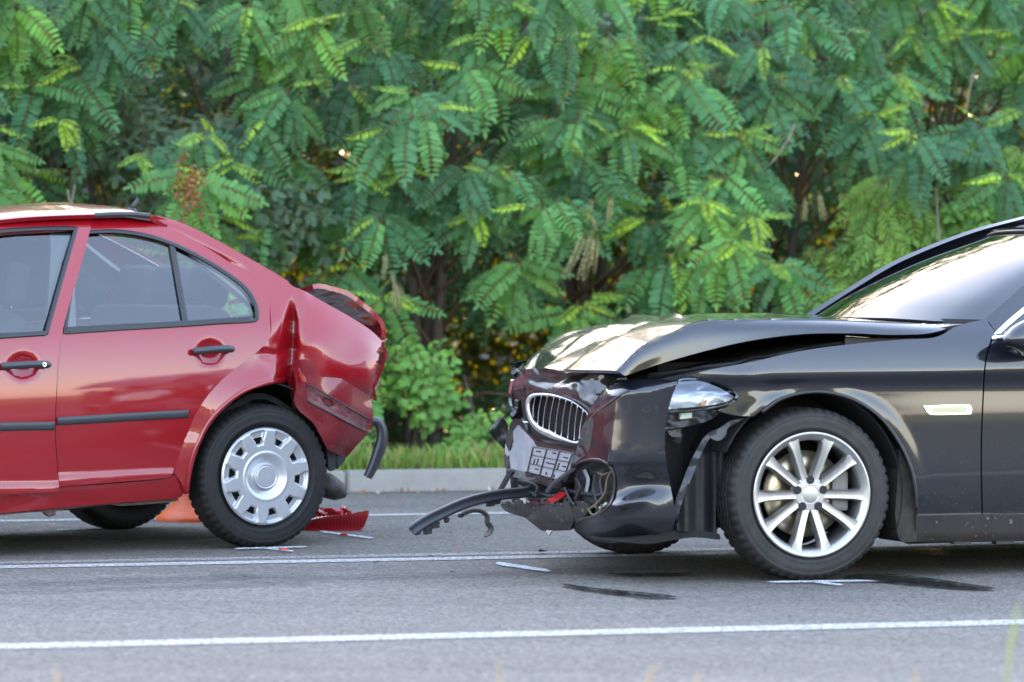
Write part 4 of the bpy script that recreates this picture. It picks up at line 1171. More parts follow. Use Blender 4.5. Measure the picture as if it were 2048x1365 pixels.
# bonnet: buckled up in the middle, folded at the front
hood_rows = [
    [(1250, 752, .05), (1330, 725, .045), (1420, 700, .045), (1500, 682, .045), (1600, 669, .045), (1700, 667, .045), (1780, 670, .05), (1850, 668, .06), (1890, 659, .09), (1904, 652, .12)],
    [(1240, 746, .053), (1295, 706, .050), (1370, 676, .052), (1450, 662, .055), (1560, 653, .060), (1680, 652, .062), (1780, 657, .07), (1850, 657, .085), (1904, 651, .13)],
    [(1232, 742, .068), (1283, 694, .066), (1343, 667, .070), (1396, 644, .078), (1480, 640, .090), (1600, 639, .10), (1700, 642, .105), (1800, 646, .12), (1903, 650, .15)],
    [(1226, 741, .10), (1278, 692, .10), (1338, 665, .10), (1391, 643, .11), (1476, 639, .12), (1596, 638, .13), (1697, 641.3, .135), (1797, 645.5, .15), (1900, 649.8, .18)],
    [(1047, 742, 1.62), (1102, 698, 1.62), (1160, 669, 1.62), (1230, 646, 1.62), (1320, 634, 1.62), (1430, 629.5, 1.62), (1530, 628, 1.62), (1580, 629.5, 1.62), (1618, 632, 1.62)]]
HR = [BF.P(*np.asarray(r, float).T) for r in hood_rows]
A_, B_ = cr(HR[3], 9), cr(HR[4], 9)
for k, (t, up) in enumerate(((.24, .004), (.5, .006), (.76, .004))):          # nearly flat across, the far edge is the skyline
    q = A_ * (1 - t) + B_ * t; q[:, 2] += up; q[:, 0] -= .10 * math.sin(math.pi * t) * np.linspace(1, .6, 9); HR.insert(4 + k, q)
q = HR[-1].copy(); q[:, 1] = 1.76; q[:, 2] -= .07; HR.append(q)
def hood_disp(U, V, G):
    a, l = G[..., 0], G[..., 1]
    w = sstep(-.18, -.45, a) * sstep(.26, .40, V)
    d = .026 * crumple(a * 2.6, l * 1.6, 61, 6) * w + .020 * crumple(a * 6.5, l * 3.4, 62, 4) * w * sstep(-.25, -.5, a)
    # one hard fold right across, behind which the sheet is only gently bowed
    f = a + .32 - .22 * (l - .5)
    d += .022 * np.exp(-np.abs(f) / .035) * sstep(.28, .4, V) * sstep(1., .85, V)
    f2 = a + .50 - .45 * (l - .35)
    d += -.020 * np.exp(-np.abs(f2) / .03) * sstep(.28, .4, V) * sstep(1., .8, V)
    d += .0035 * crumple(a * 3, l * 2, 71, 3) * sstep(.5, .2, a) * sstep(.3, .5, V)
    return d
BC.loft('bonnet', HR, BLACK, 190, 150, hood_disp, .016, back=False, local=True)
# darkness of the engine bay: inner wing, strut tower, frame under the bonnet
BC.loft('inner_wing', [[(1300, 750, .13), (1380, 742, .13), (1500, 722, .13), (1650, 696, .13), (1800, 681, .13), (1890, 672, .13)], [(-.6, .22, .70), (-.5, .22, .76), (-.2, .22, .84), (.1, .22, .86), (.4, .22, .90), (.62, .22, .92)]][:1] + [[(1290, 775, .2), (1380, 760, .2), (1500, 745, .2), (1650, 715, .2), (1800, 700, .2), (1890, 690, .2)]], BAY, 40, 8, lambda U, V, G: .01 * crumple(U * 8, V * 2, 3), .01)
BC.loft('engine_cover', [[(-.62 + .5 * max(0, l - .6), l, .70), (-.3 + .3 * max(0, l - .6), l, .80), (0, l, .86), (.4, l, .90), (.66, l, .93)] for l in (.2, .5, .92, 1.34, 1.66)], BAY, 24, 24, lambda U, V, G: .02 * crumple(U * 5, V * 4, 33), .02, local=True)
BC.loft('bonnet_frame', [[(-.60 + .5 * max(0, l - .5), l, .79), (-.3 + .3 * max(0, l - .5), l, .85), (.1, l, .92), (.4, l, .955), (.6, l, .965)] for l in (.14, .4, .92, 1.44, 1.70)], BAY, 24, 16, None, .02, local=True)
tube('bonnet_strut', BF.P(np.array([1690, 1740, 1800]), np.array([672, 676, 676]), np.array([.16, .16, .16])), .012, CHROME, black, 8)
BC.loft('cowl_mesh', [[(1690, 676, .12), (1760, 678, .12), (1850, 676, .12)], [(1690, 690, .12), (1760, 688, .12), (1850, 682, .12)]], PLASTIC, 20, 6, None, .006)

# front structure
rbox('radiator_pack', (-.50, .95, .52), (.22, 1.25, .46), .02, BAY, black)
rbox('crash_beam', (-.64, .95, .46), (.08, 1.2, .11), .015, SCUFF, black, (0, 0, -.05))
def ff(x, y): return np.interp(x, [980, 1015, 1050, 1100, 1150, 1180, 1220, 1260, 1340], [1.40, 1.20, .96, .74, .53, .42, .30, .22, .06])
# bonnet slam panel, crushed: from the bonnet's front edge down to the grilles
fp_o = [(1030, 752, 1), (1045, 741), (1080, 737), (1130, 742), (1180, 748), (1225, 752, 1), (1235, 762), (1212, 776), (1192, 800), (1178, 832, 1), (1165, 812), (1140, 797), (1110, 788), (1080, 784), (1060, 788), (1048, 802, 1), (1034, 800), (1026, 780)]
BC.panel('slam_panel', fp_o, BLACKW, lf=lambda x, y: ff(x, y) + .035 * crumple(x / 60, y / 40, 81, 5) + .04 * sstep(790, 745, y), step=4.5, rim=.012, back=True)
RUSTRED = mat('red_paint_smear', (.10, .02, .022), .5, var=(60, .7, (.03, .012, .012)))
# far kidney edge / lamp sliver
BC.panel('far_lamp_edge', [(1027, 760, 1), (1033, 762), (1036, 790), (1034, 822, 1), (1026, 815), (1022, 790)], CHROME, lf=lambda x, y: 1.22 + .0 * x, step=4, rim=.03)
BC.panel('slam_corner', [(1026, 750, 1), (1040, 744), (1048, 770), (1042, 800), (1046, 840), (1030, 842), (1022, 838, 1), (1034, 822), (1037, 790), (1032, 762)], BLACKW, lf=lambda x, y: 1.12 + .03 * crumple(x / 30, y / 40, 7), step=4, rim=.02, back=True)
# kidney grille: chrome surround, dark box, bars
kid = [(1051, 806), (1060, 790), (1082, 786), (1112, 790), (1145, 802), (1168, 819), (1177, 832), (1172, 862), (1160, 888), (1128, 884), (1096, 875), (1068, 858), (1054, 832)]
kl = lambda x, y: ff(x, y) - .02
grille = BC.panel('grille', [(1055, 808), (1066, 794), (1084, 790), (1112, 794), (1145, 806), (1168, 823), (1174, 838), (1168, 862), (1156, 880), (1126, 876), (1098, 866), (1074, 850), (1060, 830)], DARK, lf=lambda x, y: ff(x, y) + .07, step=8, rim=.01)
kp = cr(kid, 90, True)
ctr = kp.mean(0)
wv = np.interp(np.arctan2(kp[:, 1] - ctr[1], kp[:, 0] - ctr[0]), [-math.pi, -2.4, -1.2, -.3, .4, 1.2, 2.0, 2.8, math.pi], [10, 9, 4, 3, 4, 10, 15, 13, 10])
dirs = (kp - ctr) / np.linalg.norm(kp - ctr, axis=1)[:, None]
rows_ = []
for t, dep in ((0, .03), (.05, .0), (.25, -.016), (.5, -.022), (.8, -.014), (1., .005), (1., .06)):
    q = kp - dirs * (wv[:, None] * t)
    rows_.append(BF.P(q[:, 0], q[:, 1], kl(q[:, 0], q[:, 1]) + dep))
G = np.stack(rows_); G = np.concatenate([G, G[:, :1]], 1)
BC.grid('grille_surround', G, CHROME_SOFT, None, 0, parent=grille)
for (xt, yt, xb, yb) in ((1070, 795, 1066, 838), (1083, 791, 1075, 852), (1095, 791, 1085, 862), (1108, 793, 1097, 868), (1120, 795, 1110, 872), (1132, 799, 1122, 876), (1144, 804, 1135, 879), (1155, 811, 1148, 881), (1166, 821, 1158, 878)):
    p = cr([(xt, yt), ((xt + xb) / 2 - 1.5, (yt + yb) / 2), (xb, yb)], 14)
    BC.band('grille_bar', p, 2.3, CHROME, lf=lambda x, y: ff(x, y) - .005, rad=.016, dl=.01, parent=grille)
# middle of the bumper: black insert with its sky reflection painted in, number plate bracket
BC.panel('bumper_insert', [(1012, 935, 1), (1010, 905), (1014, 870), (1028, 852), (1038, 847, 1), (1046, 858), (1062, 876), (1080, 886), (1066, 905), (1056, 944, 1), (1035, 942)], SKY_SHEEN_PLASTIC, lf=lambda x, y: ff(x, y) - .01 + .015 * sstep(870, 935, y) + .006 * crumple(x / 50, y / 60, 4), step=5, rim=.02, back=True)
BC.panel('bumper_surround', [(1016, 868, 1), (1022, 845), (1034, 838), (1048, 846), (1056, 866), (1080, 884), (1110, 893), (1150, 900, 1), (1146, 910), (1080, 896), (1066, 880), (1046, 860), (1036, 850), (1024, 862)], BLACKW, lf=lambda x, y: ff(x, y) - .02, step=4.5, rim=.02, back=True)
BC.panel('bumper_end', [(1011, 936, 1), (1008, 915), (1012, 880), (1017, 860), (1026, 868), (1020, 900), (1016, 936, 1)], SCUFF, lf=lambda x, y: ff(x, y) - .015 + .02 * crumple(x / 20, y / 25, 9), step=4, rim=.02, back=True)
pl = BC.panel('plate_bracket', [(1066, 893, 1), (1105, 899), (1146, 906, 1), (1140, 935), (1126, 964, 1), (1090, 954), (1054, 945, 1), (1060, 920)], SKY_SHEEN_PLASTIC, lf=lambda x, y: ff(x, y) - .03, step=6, rim=.012, back=True)
pll = lambda x, y: ff(x, y) - .036
def pq(u, v):   # bracket's own grid: u across, v down
    t = np.array([1066, 893.]) * (1 - u) + np.array([1146, 906.]) * u
    b = np.array([1054, 945.]) * (1 - u) + np.array([1126, 964.]) * u
    return t * (1 - v) + b * v
for u in (.0, .34, .66, .98): BC.band('plate_rib', np.array([pq(u, t) for t in np.linspace(0, 1, 8)]), 1.8, PLASTIC, lf=pll, rad=.006, dl=0, parent=pl)
for v in (.02, .33, .66, .98): BC.band('plate_rib', np.array([pq(t, v) for t in np.linspace(0, 1, 10)]), 1.6, PLASTIC, lf=pll, rad=.006, dl=0, parent=pl)
for u, v, du, dv in ((.12, .45, 0, .2), (.2, .42, 0, .22), (.42, .5, .22, 0), (.75, .42, 0, .24), (.8, .2, .12, 0), (.1, .16, .12, 0), (.5, .12, .1, 0), (.5, .82, 0, .1), (.85, .5, .1, 0), (.18, .8, .1, 0), (.72, .84, 0, .1)):
    BC.band('plate_slot', np.array([pq(u + du * t, v + dv * t) for t in np.linspace(0, 1, 5)]), 2.6, DARK, lf=pll, rad=.004, dl=.004, parent=pl)
# lower beam, struts, grille void
BC.panel('lower_beam', [(1012, 936, 1), (1055, 946), (1126, 966, 1), (1116, 978), (1070, 966), (1030, 955), (1012, 948, 1)], BLACKW, lf=lambda x, y: ff(x, y) - .01 + .02 * crumple(x / 40, y / 30, 3), step=5, rim=.05, back=True)
def bar(name, pts, w, m, lf=None, rad=.012, **k):
    return BC.band(name, pts, w, m, lf=lf or (lambda x, y: ff(x, y) - .01), rad=rad, dl=0, **k)
bar('strut', [(1022, 942), (1010, 964), (998, 986)], 11, PLASTIC, rad=.03)
bar('strut', [(1150, 936), (1125, 955), (1108, 968), (1093, 986)], 10, TRIM, lf=lambda x, y: ff(x, y) - .07, rad=.02)
bar('strut', [(1035, 960), (1060, 966), (1074, 975), (1068, 990)], 5, TRIM, rad=.01)
bar('strut', [(1036, 972), (1052, 980), (1072, 992)], 6, SCUFF, rad=.01)
BC.panel('lower_grille_void', [(1020, 950, 1), (1120, 972), (1180, 960), (1215, 1000), (1190, 1035), (1100, 1020), (1024, 1010, 1)], DARK, lf=lambda x, y: ff(x, y) + .12, step=14, rim=.02)
lip_l = lambda x, y: ff(x, y) - .03 + .03 * crumple(x / 70, y / 40, 15) * sstep(1080, 1010, x)
BC.panel('front_lip', [(1001, 1010, 1), (1012, 1004), (1035, 1006), (1060, 1012), (1100, 1010), (1138, 1004, 1), (1146, 1030), (1146, 1046, 1), (1120, 1044), (1070, 1040), (1030, 1030), (1010, 1022)], BLACKW, lf=lambda x, y: lip_l(x, y) + .0 * x, step=4.5, rim=.012, back=True)
BC.panel('front_lip_skirt', [(1048, 1035, 1), (1090, 1042), (1146, 1046, 1), (1140, 1061, 1), (1110, 1062), (1085, 1062), (1068, 1050)], SCUFF, lf=lambda x, y: lip_l(x, y) + .05 * sstep(1040, 1062, y), step=5, rim=.02, back=True)
BC.panel('drip_tab', [(1092, 1061, 1), (1103, 1062, 1), (1097, 1071, 1)], PALEPLASTIC, lf=lambda x, y: ff(x, y) - .02, step=3, rim=.008, back=True)
BC.panel('torn_corner', [(1138, 1006, 1), (1160, 1002), (1178, 1012), (1170, 1032), (1152, 1046, 1), (1146, 1030)], BLACKW, lf=lambda x, y: ff(x, y) - .02, step=5, rim=.015, back=True)
# torn shard at the far corner
BC.panel('torn_shard', [(979, 866, 1), (986, 852), (996, 834, 1), (1008, 838), (1016, 850, 1), (1016, 880), (1009, 897, 1), (992, 882)], SCUFF, lf=lambda x, y: 1.30 + .03 * crumple(x / 24, y / 24, 16), step=4, rim=.01, back=True)
# near corner of the bumper
_cb = spline1d([1135, 1165, 1190, 1215, 1245, 1285, 1325, 1360], [.45, .38, .265, .155, .075, .015, -.035, -.05])
def cl(x, y):
    l = _cb(x + .10 * (y - 850) * (y < 930)) + .045 * (y - 800) / 200.
    yt = np.interp(x, [1160, 1180, 1196, 1216, 1250, 1300, 1357], [860, 818, 795, 775, 762, 759, 761]); wt = np.interp(x, [1170, 1196, 1250, 1300, 1357], [10, 20, 25, 22, 3])
    l = l + .055 * np.clip(1 - (y - yt) / wt, 0, 1) ** 1.4 * sstep(1180, 1225, x)                             # shelf along the top, nearly level
    l = l + .045 * np.exp(-((x - 1292) / 44.) ** 2 - ((y - 968) / 27.) ** 2)                        # scoop beside the lamp opening
    l = l - .040 * np.exp(-((x - 1235) / 48.) ** 2 - ((y - (1012 - .25 * (x - 1235))) / 12.) ** 2)  # ridge below it
    return l + .15 * np.clip((y - 1035) / 50., 0, 1) ** 2
corner_o = [(1167, 852, 1), (1180, 818), (1196, 795), (1216, 775), (1250, 762), (1300, 759), (1357, 761, 1), (1342, 800), (1332, 845), (1330, 895), (1336, 945), (1345, 995), (1353, 1032, 1), (1345, 1060, 1), (1300, 1074), (1245, 1086), (1200, 1084), (1170, 1072), (1149, 1050, 1),
            (1160, 1042), (1195, 1032), (1218, 1014), (1229, 985), (1230, 955), (1220, 932), (1196, 918), (1165, 920), (1140, 936, 1), (1150, 905), (1158, 878)]
corner = BC.panel('bumper_corner', corner_o, BLACK, lf=lambda x, y: cl(x, y) + .004 * crumple(x / 90, y / 90, 17), step=4.5, rim=.008, back=True)
BC.band('bumper_fold', [(1172, 848), (1190, 828), (1216, 808), (1240, 790), (1258, 781)], 3, SCUFF, lf=cl, rad=.004, dl=-.002, parent=corner)
BC.panel('scraped_edge', [(1152, 905, 1), (1160, 872), (1168, 848), (1186, 838), (1184, 870), (1176, 905), (1160, 918), (1142, 934, 1)], SCUFF, lf=lambda x, y: cl(x, y) - .006 + .004 * crumple(x / 14, y / 16, 18), step=4, rim=.006, parent=corner)
BC.band('opening_rim', [(1142, 935), (1166, 922), (1197, 920), (1219, 934), (1228, 956), (1227, 986), (1216, 1012), (1194, 1030), (1160, 1040)], 5, BLACKW, lf=lambda x, y: cl(x, y) - .004, rad=.008, dl=0, parent=corner)
BC.panel('fog_lamp_housing', [(1150, 940, 1), (1190, 925), (1222, 940), (1226, 985), (1210, 1020), (1165, 1035, 1), (1150, 1000)], BAY, lf=lambda x, y: ff(x, y) + .04 + .02 * crumple(x / 30, y / 30, 23), step=6, rim=.02)
for pts, w, m in (([(1190, 950), (1186, 980), (1194, 1010), (1192, 1030)], 5, TRIM), ([(1204, 940), (1200, 970), (1208, 1000)], 4, SCUFF), ([(1160, 985), (1185, 992), (1215, 985)], 4, TRIM)):
    bar('lamp_bracket', pts, w, m, lf=lambda x, y: ff(x, y) - .0, rad=.01, parent=corner)
for pts in ([(1224, 940), (1214, 960), (1210, 985), (1196, 1005), (1180, 1018)], [(1176, 1018), (1186, 1030), (1200, 1022), (1204, 1010)], [(1196, 946), (1206, 950), (1216, 946)]):
    p = cr(pts, 30); tube('wire', BF.P(p[:, 0], p[:, 1], ff(p[:, 0], p[:, 1]) - .02), .0045, WIRE, corner, 6)
# broken ends, ducts and hoses behind the torn lip
for pts, w, m, off in (([(1030, 1004), (1060, 1000), (1100, 998), (1140, 996)], 6, SCUFF, .03), ([(1120, 978), (1150, 985), (1185, 990)], 8, BAY, .0), ([(1075, 985), (1100, 992), (1128, 988)], 5, TRIM, .02), ([(1150, 955), (1158, 975), (1150, 1000)], 7, PLASTIC, -.01),
                       ([(1128, 975), (1140, 1000), (1148, 1010)], 5, TRIM, -.03), ([(1168, 940), (1176, 960), (1172, 985)], 8, SKY_SHEEN_PLASTIC, .03), ([(1186, 1012), (1200, 1016), (1214, 1006)], 6, PALEPLASTIC, .01)):
    bar('broken_duct', pts, w, m, lf=lambda x, y, o=off: ff(x, y) + o, rad=.014)
for k in range(9):
    x = 1008 + k * 15.5; y = 1009 + 2 * math.sin(k * 2.1)
    BC.panel('torn_edge', [(x - 6, y + 3, 1), (x - 3, y - 4 - 3 * (k % 3), 1), (x + 2, y - 1, 1), (x + 5, y - 5 - 2 * ((k + 1) % 2), 1), (x + 8, y + 3, 1)], SCUFF, lf=lambda X, Y: lip_l(X, Y) - .002 + .012 * crumple(X / 8, Y / 8, 3), step=3, rim=.006, back=True)
# headlamp
lamp = BC.panel('headlamp', [(1342, 800, 1), (1352, 772), (1362, 758), (1400, 758), (1438, 771), (1466, 786), (1474, 796), (1460, 807), (1420, 816), (1380, 820), (1334, 824, 1)], LENS, lf=lambda x, y: .0 + .012 * ((x - 1400) / 70.) ** 2 + .10 * sstep(800, 752, y) ** 1.5, step=6, rim=.01)
BC.panel('reflector', [(1300, 770, 1), (1362, 764), (1400, 763), (1436, 775), (1462, 790), (1468, 796), (1456, 803), (1420, 811), (1380, 815), (1300, 822, 1)], LAMPSILVER, lf=lambda x, y: .055 + .10 * sstep(800, 752, y) ** 1.5 + .018 * crumple(x / 42, y / 22, 25, 5), step=4, rim=.02, parent=lamp)
BC.panel('turn_signal', [(1400, 806, 1), (1416, 800, 1), (1412, 808, 1), (1402, 811, 1)], AMBER, lf=lambda x, y: .04 + 0 * x, step=3, rim=.01, parent=lamp)
BC.band('lamp_seal', [(1334, 826), (1380, 822), (1420, 818), (1462, 808), (1477, 797), (1469, 785), (1440, 769), (1402, 757), (1372, 752)], 4, RUBBER_SEAL, lf=lambda x, y: .0 + .012 * ((x - 1400) / 70.) ** 2, rad=.008, dl=0, parent=lamp)
BC.panel('lamp_base', [(1325, 826, 1), (1380, 824), (1430, 820), (1440, 826, 1), (1420, 840), (1380, 852), (1330, 860, 1)], PLASTIC, lf=lambda x, y: .05 + .012 * crumple(x / 25, y / 18, 26), step=5, rim=.04, parent=lamp)
BC.panel('lamp_socket', [(1362, 828, 1), (1384, 826, 1), (1384, 836, 1), (1360, 839, 1)], PALEPLASTIC, lf=lambda x, y: .03 + 0 * x, step=4, rim=.02, parent=lamp)
BC.panel('lamp_bracket', [(1330, 862, 1), (1362, 858, 1), (1364, 876, 1), (1344, 874, 1)], SCUFF, lf=lambda x, y: .06 + .01 * crumple(x / 12, y / 12, 4), step=4, rim=.03, back=True)
# torn wheel-arch liner hanging in front of the tyre
BC.panel('torn_liner', [(1492, 836, 1), (1470, 848), (1455, 858), (1452, 872), (1436, 882), (1420, 876, 1), (1404, 905), (1388, 945), (1366, 1000), (1354, 1042, 1), (1348, 1020), (1358, 985), (1374, 940), (1396, 895), (1412, 872), (1440, 856), (1462, 842)], TRIM, lf=lambda x, y: .04 + .02 * crumple(x / 40, y / 40, 27), step=5, rim=.006, back=True)
BC.panel('splash_guard', [(1404, 905, 1), (1432, 884), (1450, 905), (1440, 960), (1432, 1010), (1432, 1066, 1), (1390, 1064), (1354, 1062, 1), (1356, 1042), (1372, 985)], BAY, lf=lambda x, y: .10 + .08 * sstep(1360, 1440, x) + .015 * np.sin(x / 5.5) , step=5, rim=.02, back=True)
BC.panel('undertray', [(1240, 1084, 1), (1345, 1062), (1432, 1066), (1440, 1080, 1), (1380, 1076), (1300, 1088)], DARK, lf=lambda x, y: .12 + 0 * x, step=8, rim=.3, back=True)
# wheel arches (liners)
for l0, l1, a0 in ((.02, .36, 0.), (1.48, 1.82, 0.), (.02, .36, 2.97), (1.48, 1.82, 2.97)):
    BC.loft('arch_liner', [[(a0 + .40 * math.cos(t), l, .335 + .405 * math.sin(t)) for t in np.linspace(-.35, math.pi * .86, 20)] for l in (l0, l1)], DARK, 30, 6, None, .006, local=True)
BC.loft('inner_wall', [[(-.5, .36, .2), (-.5, .36, .85)], [(0, .36, .25), (0, .36, .85)], [(.46, .36, .2), (.46, .36, .8)]], DARK, 6, 8, None, .01, local=True)
BC.panel('mud_flap', [(1800, 900, 1), (1826, 960), (1834, 1030), (1834, 1084, 1), (1800, 1080), (1790, 1030, 1)], mat('muddy_liner', (.012, .011, .010), .8, var=(30, .8, (.045, .032, .02))), lf=lambda x, y: .02 + .0 * x, step=7, rim=.2)
# trim strip torn out of the grille, sticking forward
strip_c = cr([(824, 1062), (850, 1044), (890, 1024), (930, 1007), (970, 996), (1010, 989), (1050, 985), (1066, 978)], 60)
sl_f = lambda x, y: np.interp(x, [820, 900, 1000, 1070], [.55, .66, .85, .92])
tg_ = np.gradient(strip_c, axis=0); tg_ /= np.linalg.norm(tg_, axis=1)[:, None]; nr_ = np.stack([-tg_[:, 1], tg_[:, 0]], 1)
rows_ = []
for off, dep in ((-12, .03), (-11, 0), (-7, -.012), (-4, 0.), (4, .004), (6, -.008), (9, -.008), (11, .0), (12, .03)):
    q = strip_c + nr_ * off * np.interp(np.linspace(0, 1, 60), [0, 1], [1.05, .9])[:, None]
    rows_.append(BF.P(q[:, 0], q[:, 1], sl_f(strip_c[:, 0], 0) + dep))
strip = BC.grid('grille_trim_strip', np.stack(rows_), TRIM, None, .006, True)
for x, y, w, h in ((838, 1066, 10, 10), (858, 1062, 14, 16), (872, 1052, 16, 12), (896, 1042, 7, 9), (925, 1032, 8, 8), (984, 1010, 14, 8), (998, 1006, 9, 7), (826, 1056, 6, 12)):
    BC.panel('clip', [(x - w / 2, y - h / 2, 1), (x + w / 2, y - h / 2 - 2, 1), (x + w / 2 - 1, y + h / 2 - 2, 1), (x - w / 2 + 2, y + h / 2, 1)], TRIM, lf=lambda X, Y: sl_f(X, 0) + .004, step=4, rim=.016, back=True, parent=strip)
curl = cr([(925, 1030), (945, 1023), (962, 1024), (973, 1033), (974, 1046), (981, 1056), (978, 1064), (968, 1073)], 40)
tg_ = np.gradient(curl, axis=0); tg_ /= np.linalg.norm(tg_, axis=1)[:, None]; nr_ = np.stack([-tg_[:, 1], tg_[:, 0]], 1)
cw = np.interp(np.linspace(0, 1, 40), [0, .4, .7, .9, 1], [3, 3.5, 5, 4.5, 1])
rows_ = []
for t in (-1, -.4, .4, 1):
    q = curl + nr_ * (cw * t)[:, None]
    rows_.append(BF.P(q[:, 0], q[:, 1], .70 + .02 * t + .02 * np.sin(np.linspace(0, 6, 40))))
BC.grid('torn_tail', np.stack(rows_), SCUFF, None, .005, True, parent=strip)
# wheels (front pair steered a little)
b_tyre = tyre_mesh(.340, .244, .225)
steer = math.radians(-4.)
alloy_wheel(black, (0, 0, .338), steer, .340, .244, b_tyre, math.radians(0))
alloy_wheel(black, (2.968, 0, .338), 0, .340, .244, b_tyre, .5)
alloy_wheel(black, (0, 1.84, .338), math.pi + steer, .340, .244, b_tyre, .3)
alloy_wheel(black, (2.968, 1.84, .338), math.pi, .340, .244, b_tyre, .8)
tube('front_axle', [(0, .25, .3), (0, 1.6, .3)], .03, DARK, black, 8)

# ------------------------------------------------------------------ loose debris
def loose(name, px, py, label, cat, rz=0., group=None):
    g = ground(px, py)
    return thing(name, label, cat, (g[0], g[1], 0), rz, group)
# broken tail lamp: ribbed outer lens standing on its edge, reflector bowls behind
_g = ground(680, 1062)
TF = Frame(_g[0], _g[1], 4.)
tl = thing('tail_lamp', 'broken red ribbed tail lamp lying on the asphalt behind the red sedan', 'tail lamp', (_g[0], _g[1], 0), TF.rz)
TC = Car(TF, tl, lambda z: 0 * z, 0, 0)
TC.panel('lens', [(600, 1046, 1), (640, 1036), (690, 1029), (738, 1021, 1), (737, 1030), (729, 1052), (722, 1060, 1), (690, 1063), (630, 1063), (600, 1060, 1)], REDLENS, lf=lambda x, y: .0 + .03 * ((x - 670) / 70.) ** 2 + .0022 * np.sin(x / 1.1) * (y < 1056) - .03 * sstep(1060, 1030, y), step=2.6, rim=.012, back=True)
TC.panel('reflector', [(610, 1022, 1), (640, 1017), (680, 1016), (692, 1018), (704, 1027, 1), (690, 1031), (640, 1040), (612, 1046, 1)], REDLENS, lf=lambda x, y: .09 + .018 * crumple(x / 14, y / 12, 28, 3), step=3, rim=.02, back=True)
TC.loft('housing', [[(605, 1062, .03), (660, 1062, .0), (722, 1060, .02)], [(605, 1060, .12), (660, 1058, .12), (718, 1056, .10)], [(610, 1024, .14), (660, 1020, .14), (700, 1027, .12)]], REDLENS, 14, 12, None, .006, True)
# orange cone behind the red car
_g = ground(392, 1041)
cone = thing('traffic_cone', 'orange plastic traffic cone standing behind the red sedan', 'traffic cone', (_g[0], _g[1], 0))
lathe('cone_body', [(.0, .195), (.012, .197), (.022, .190), (.040, .165), (.070, .130), (.10, .110), (.14, .098), (.30, .062), (.44, .030), (.455, .026), (.455, .018)], 40, ORANGE, cone, axis='z')
lathe('reflective_band', [(.235, .0785), (.237, .0805), (.315, .0620), (.317, .0600)], 40, mat('white_band', (.75, .75, .75), .4), cone, axis='z')
# things caught in the broken bumper
def caught(name, pts, lf, m, label, cat, rim=.01):
    # stands in the bumper's lip: its own top-level object in the black car's axes
    o_ = thing(name, label, cat, (BF.ox, BF.oy, 0), BF.rz)
    c = Car(BF, o_, bprof, 0, .92)
    ob = c.panel(name, pts, m, lf=lf, step=4, rim=rim, back=True)
    mw = ob.data
    bpy.data.objects.remove(ob)
    bpy.data.objects.remove(o_)
    ob = bpy.data.objects.new(name, mw); COL.objects.link(ob)
    ob.location = (BF.ox, BF.oy, 0); ob.rotation_euler = (0, 0, BF.rz)
    return tag(ob, label, cat)
caught('red_shard', [(1086, 1008, 1), (1096, 1000), (1112, 990), (1120, 983, 1), (1127, 985), (1133, 982, 1), (1128, 992), (1110, 1004), (1098, 1010, 1)], lambda x, y: ff(x, y) + .0, REDSHARD, 'bright red plastic shard sticking up in the black sedan\'s broken bumper', 'shard')
caught('red_fragment', [(1056, 1007, 1), (1066, 1003), (1076, 1006, 1), (1074, 1011), (1060, 1011, 1)], lambda x, y: ff(x, y) - .0, REDSHARD, 'small rounded red fragment in the black sedan\'s bumper beside the pale strip', 'fragment')
caught('pale_strip', [(1032, 989, 1), (1038, 985, 1), (1056, 1005, 1), (1049, 1008, 1)], lambda x, y: ff(x, y) - .035, PALEPLASTIC, 'pale green plastic strip standing in the black sedan\'s bumper lip', 'strip')
def crumb(px, py, size, m, label, cat, seed, group):
    g = ground(px, py); r = np.random.default_rng(seed)
    n = 6
    top = [(size * r.uniform(.5, 1) * math.cos(t), size * r.uniform(.3, .7) * math.sin(t)) for t in np.linspace(0, 2 * math.pi, n, endpoint=False)]
    V = [(x, y, 0.012) for x, y in top] + [(x * .7, y * .7, .012 + size * r.uniform(.15, .35)) for x, y in top]
    Fc = [tuple(range(n))[::-1], tuple(range(n, 2 * n))] + [(i, (i + 1) % n, n + (i + 1) % n, n + i) for i in range(n)]
    o = mesh(cat.replace(' ', '_'), V, Fc, m, None, False)
    o.location = (g[0], g[1], 0)
    return tag(o, label, cat, group)
for k, (x, y) in enumerate(((567, 1106), (690, 1076), (803, 1006), (917, 1104), (1035, 1062))):
    crumb(x, y, .03 if k < 2 else .015, REDSHARD, 'tiny red lamp splinter lying on the asphalt', 'splinter', k, 'red splinters on the road')
for k, (x, y) in enumerate(((1085, 1109), (750, 1131), (862, 1118), (490, 1160), (1380, 1152), (905, 1150))):
    crumb(x, y, .035 if k == 0 else .014, PLASTIC, 'tiny black plastic crumb lying on the asphalt', 'crumb', 20 + k, 'black crumbs on the road')

# ------------------------------------------------------------------ vegetation
def leaflet(base, d, side, nrm, ln, wd, rich=True):
    """one oval leaflet as a small cupped blade"""
    pts = ((0, 0), (.16, .80), (.52, 1.), (.86, .80), (1., 0)) if rich else ((0, 0), (.45, 1.), (1., 0))
    V = [base]
    for t, w in pts[1:-1]:
        c = base + d * ln * t - nrm * ln * .12 * t * t
        V += [c + side * wd * .5 * w + nrm * wd * .10, c - side * wd * .5 * w + nrm * wd * .10]
    V.append(base + d * ln - nrm * ln * .14)
    if rich: Fc = [(0, 2, 1), (1, 2, 4, 3), (3, 4, 6, 5), (5, 6, 7)]
    else: Fc = [(0, 2, 1), (1, 2, 3)]
    return V, Fc

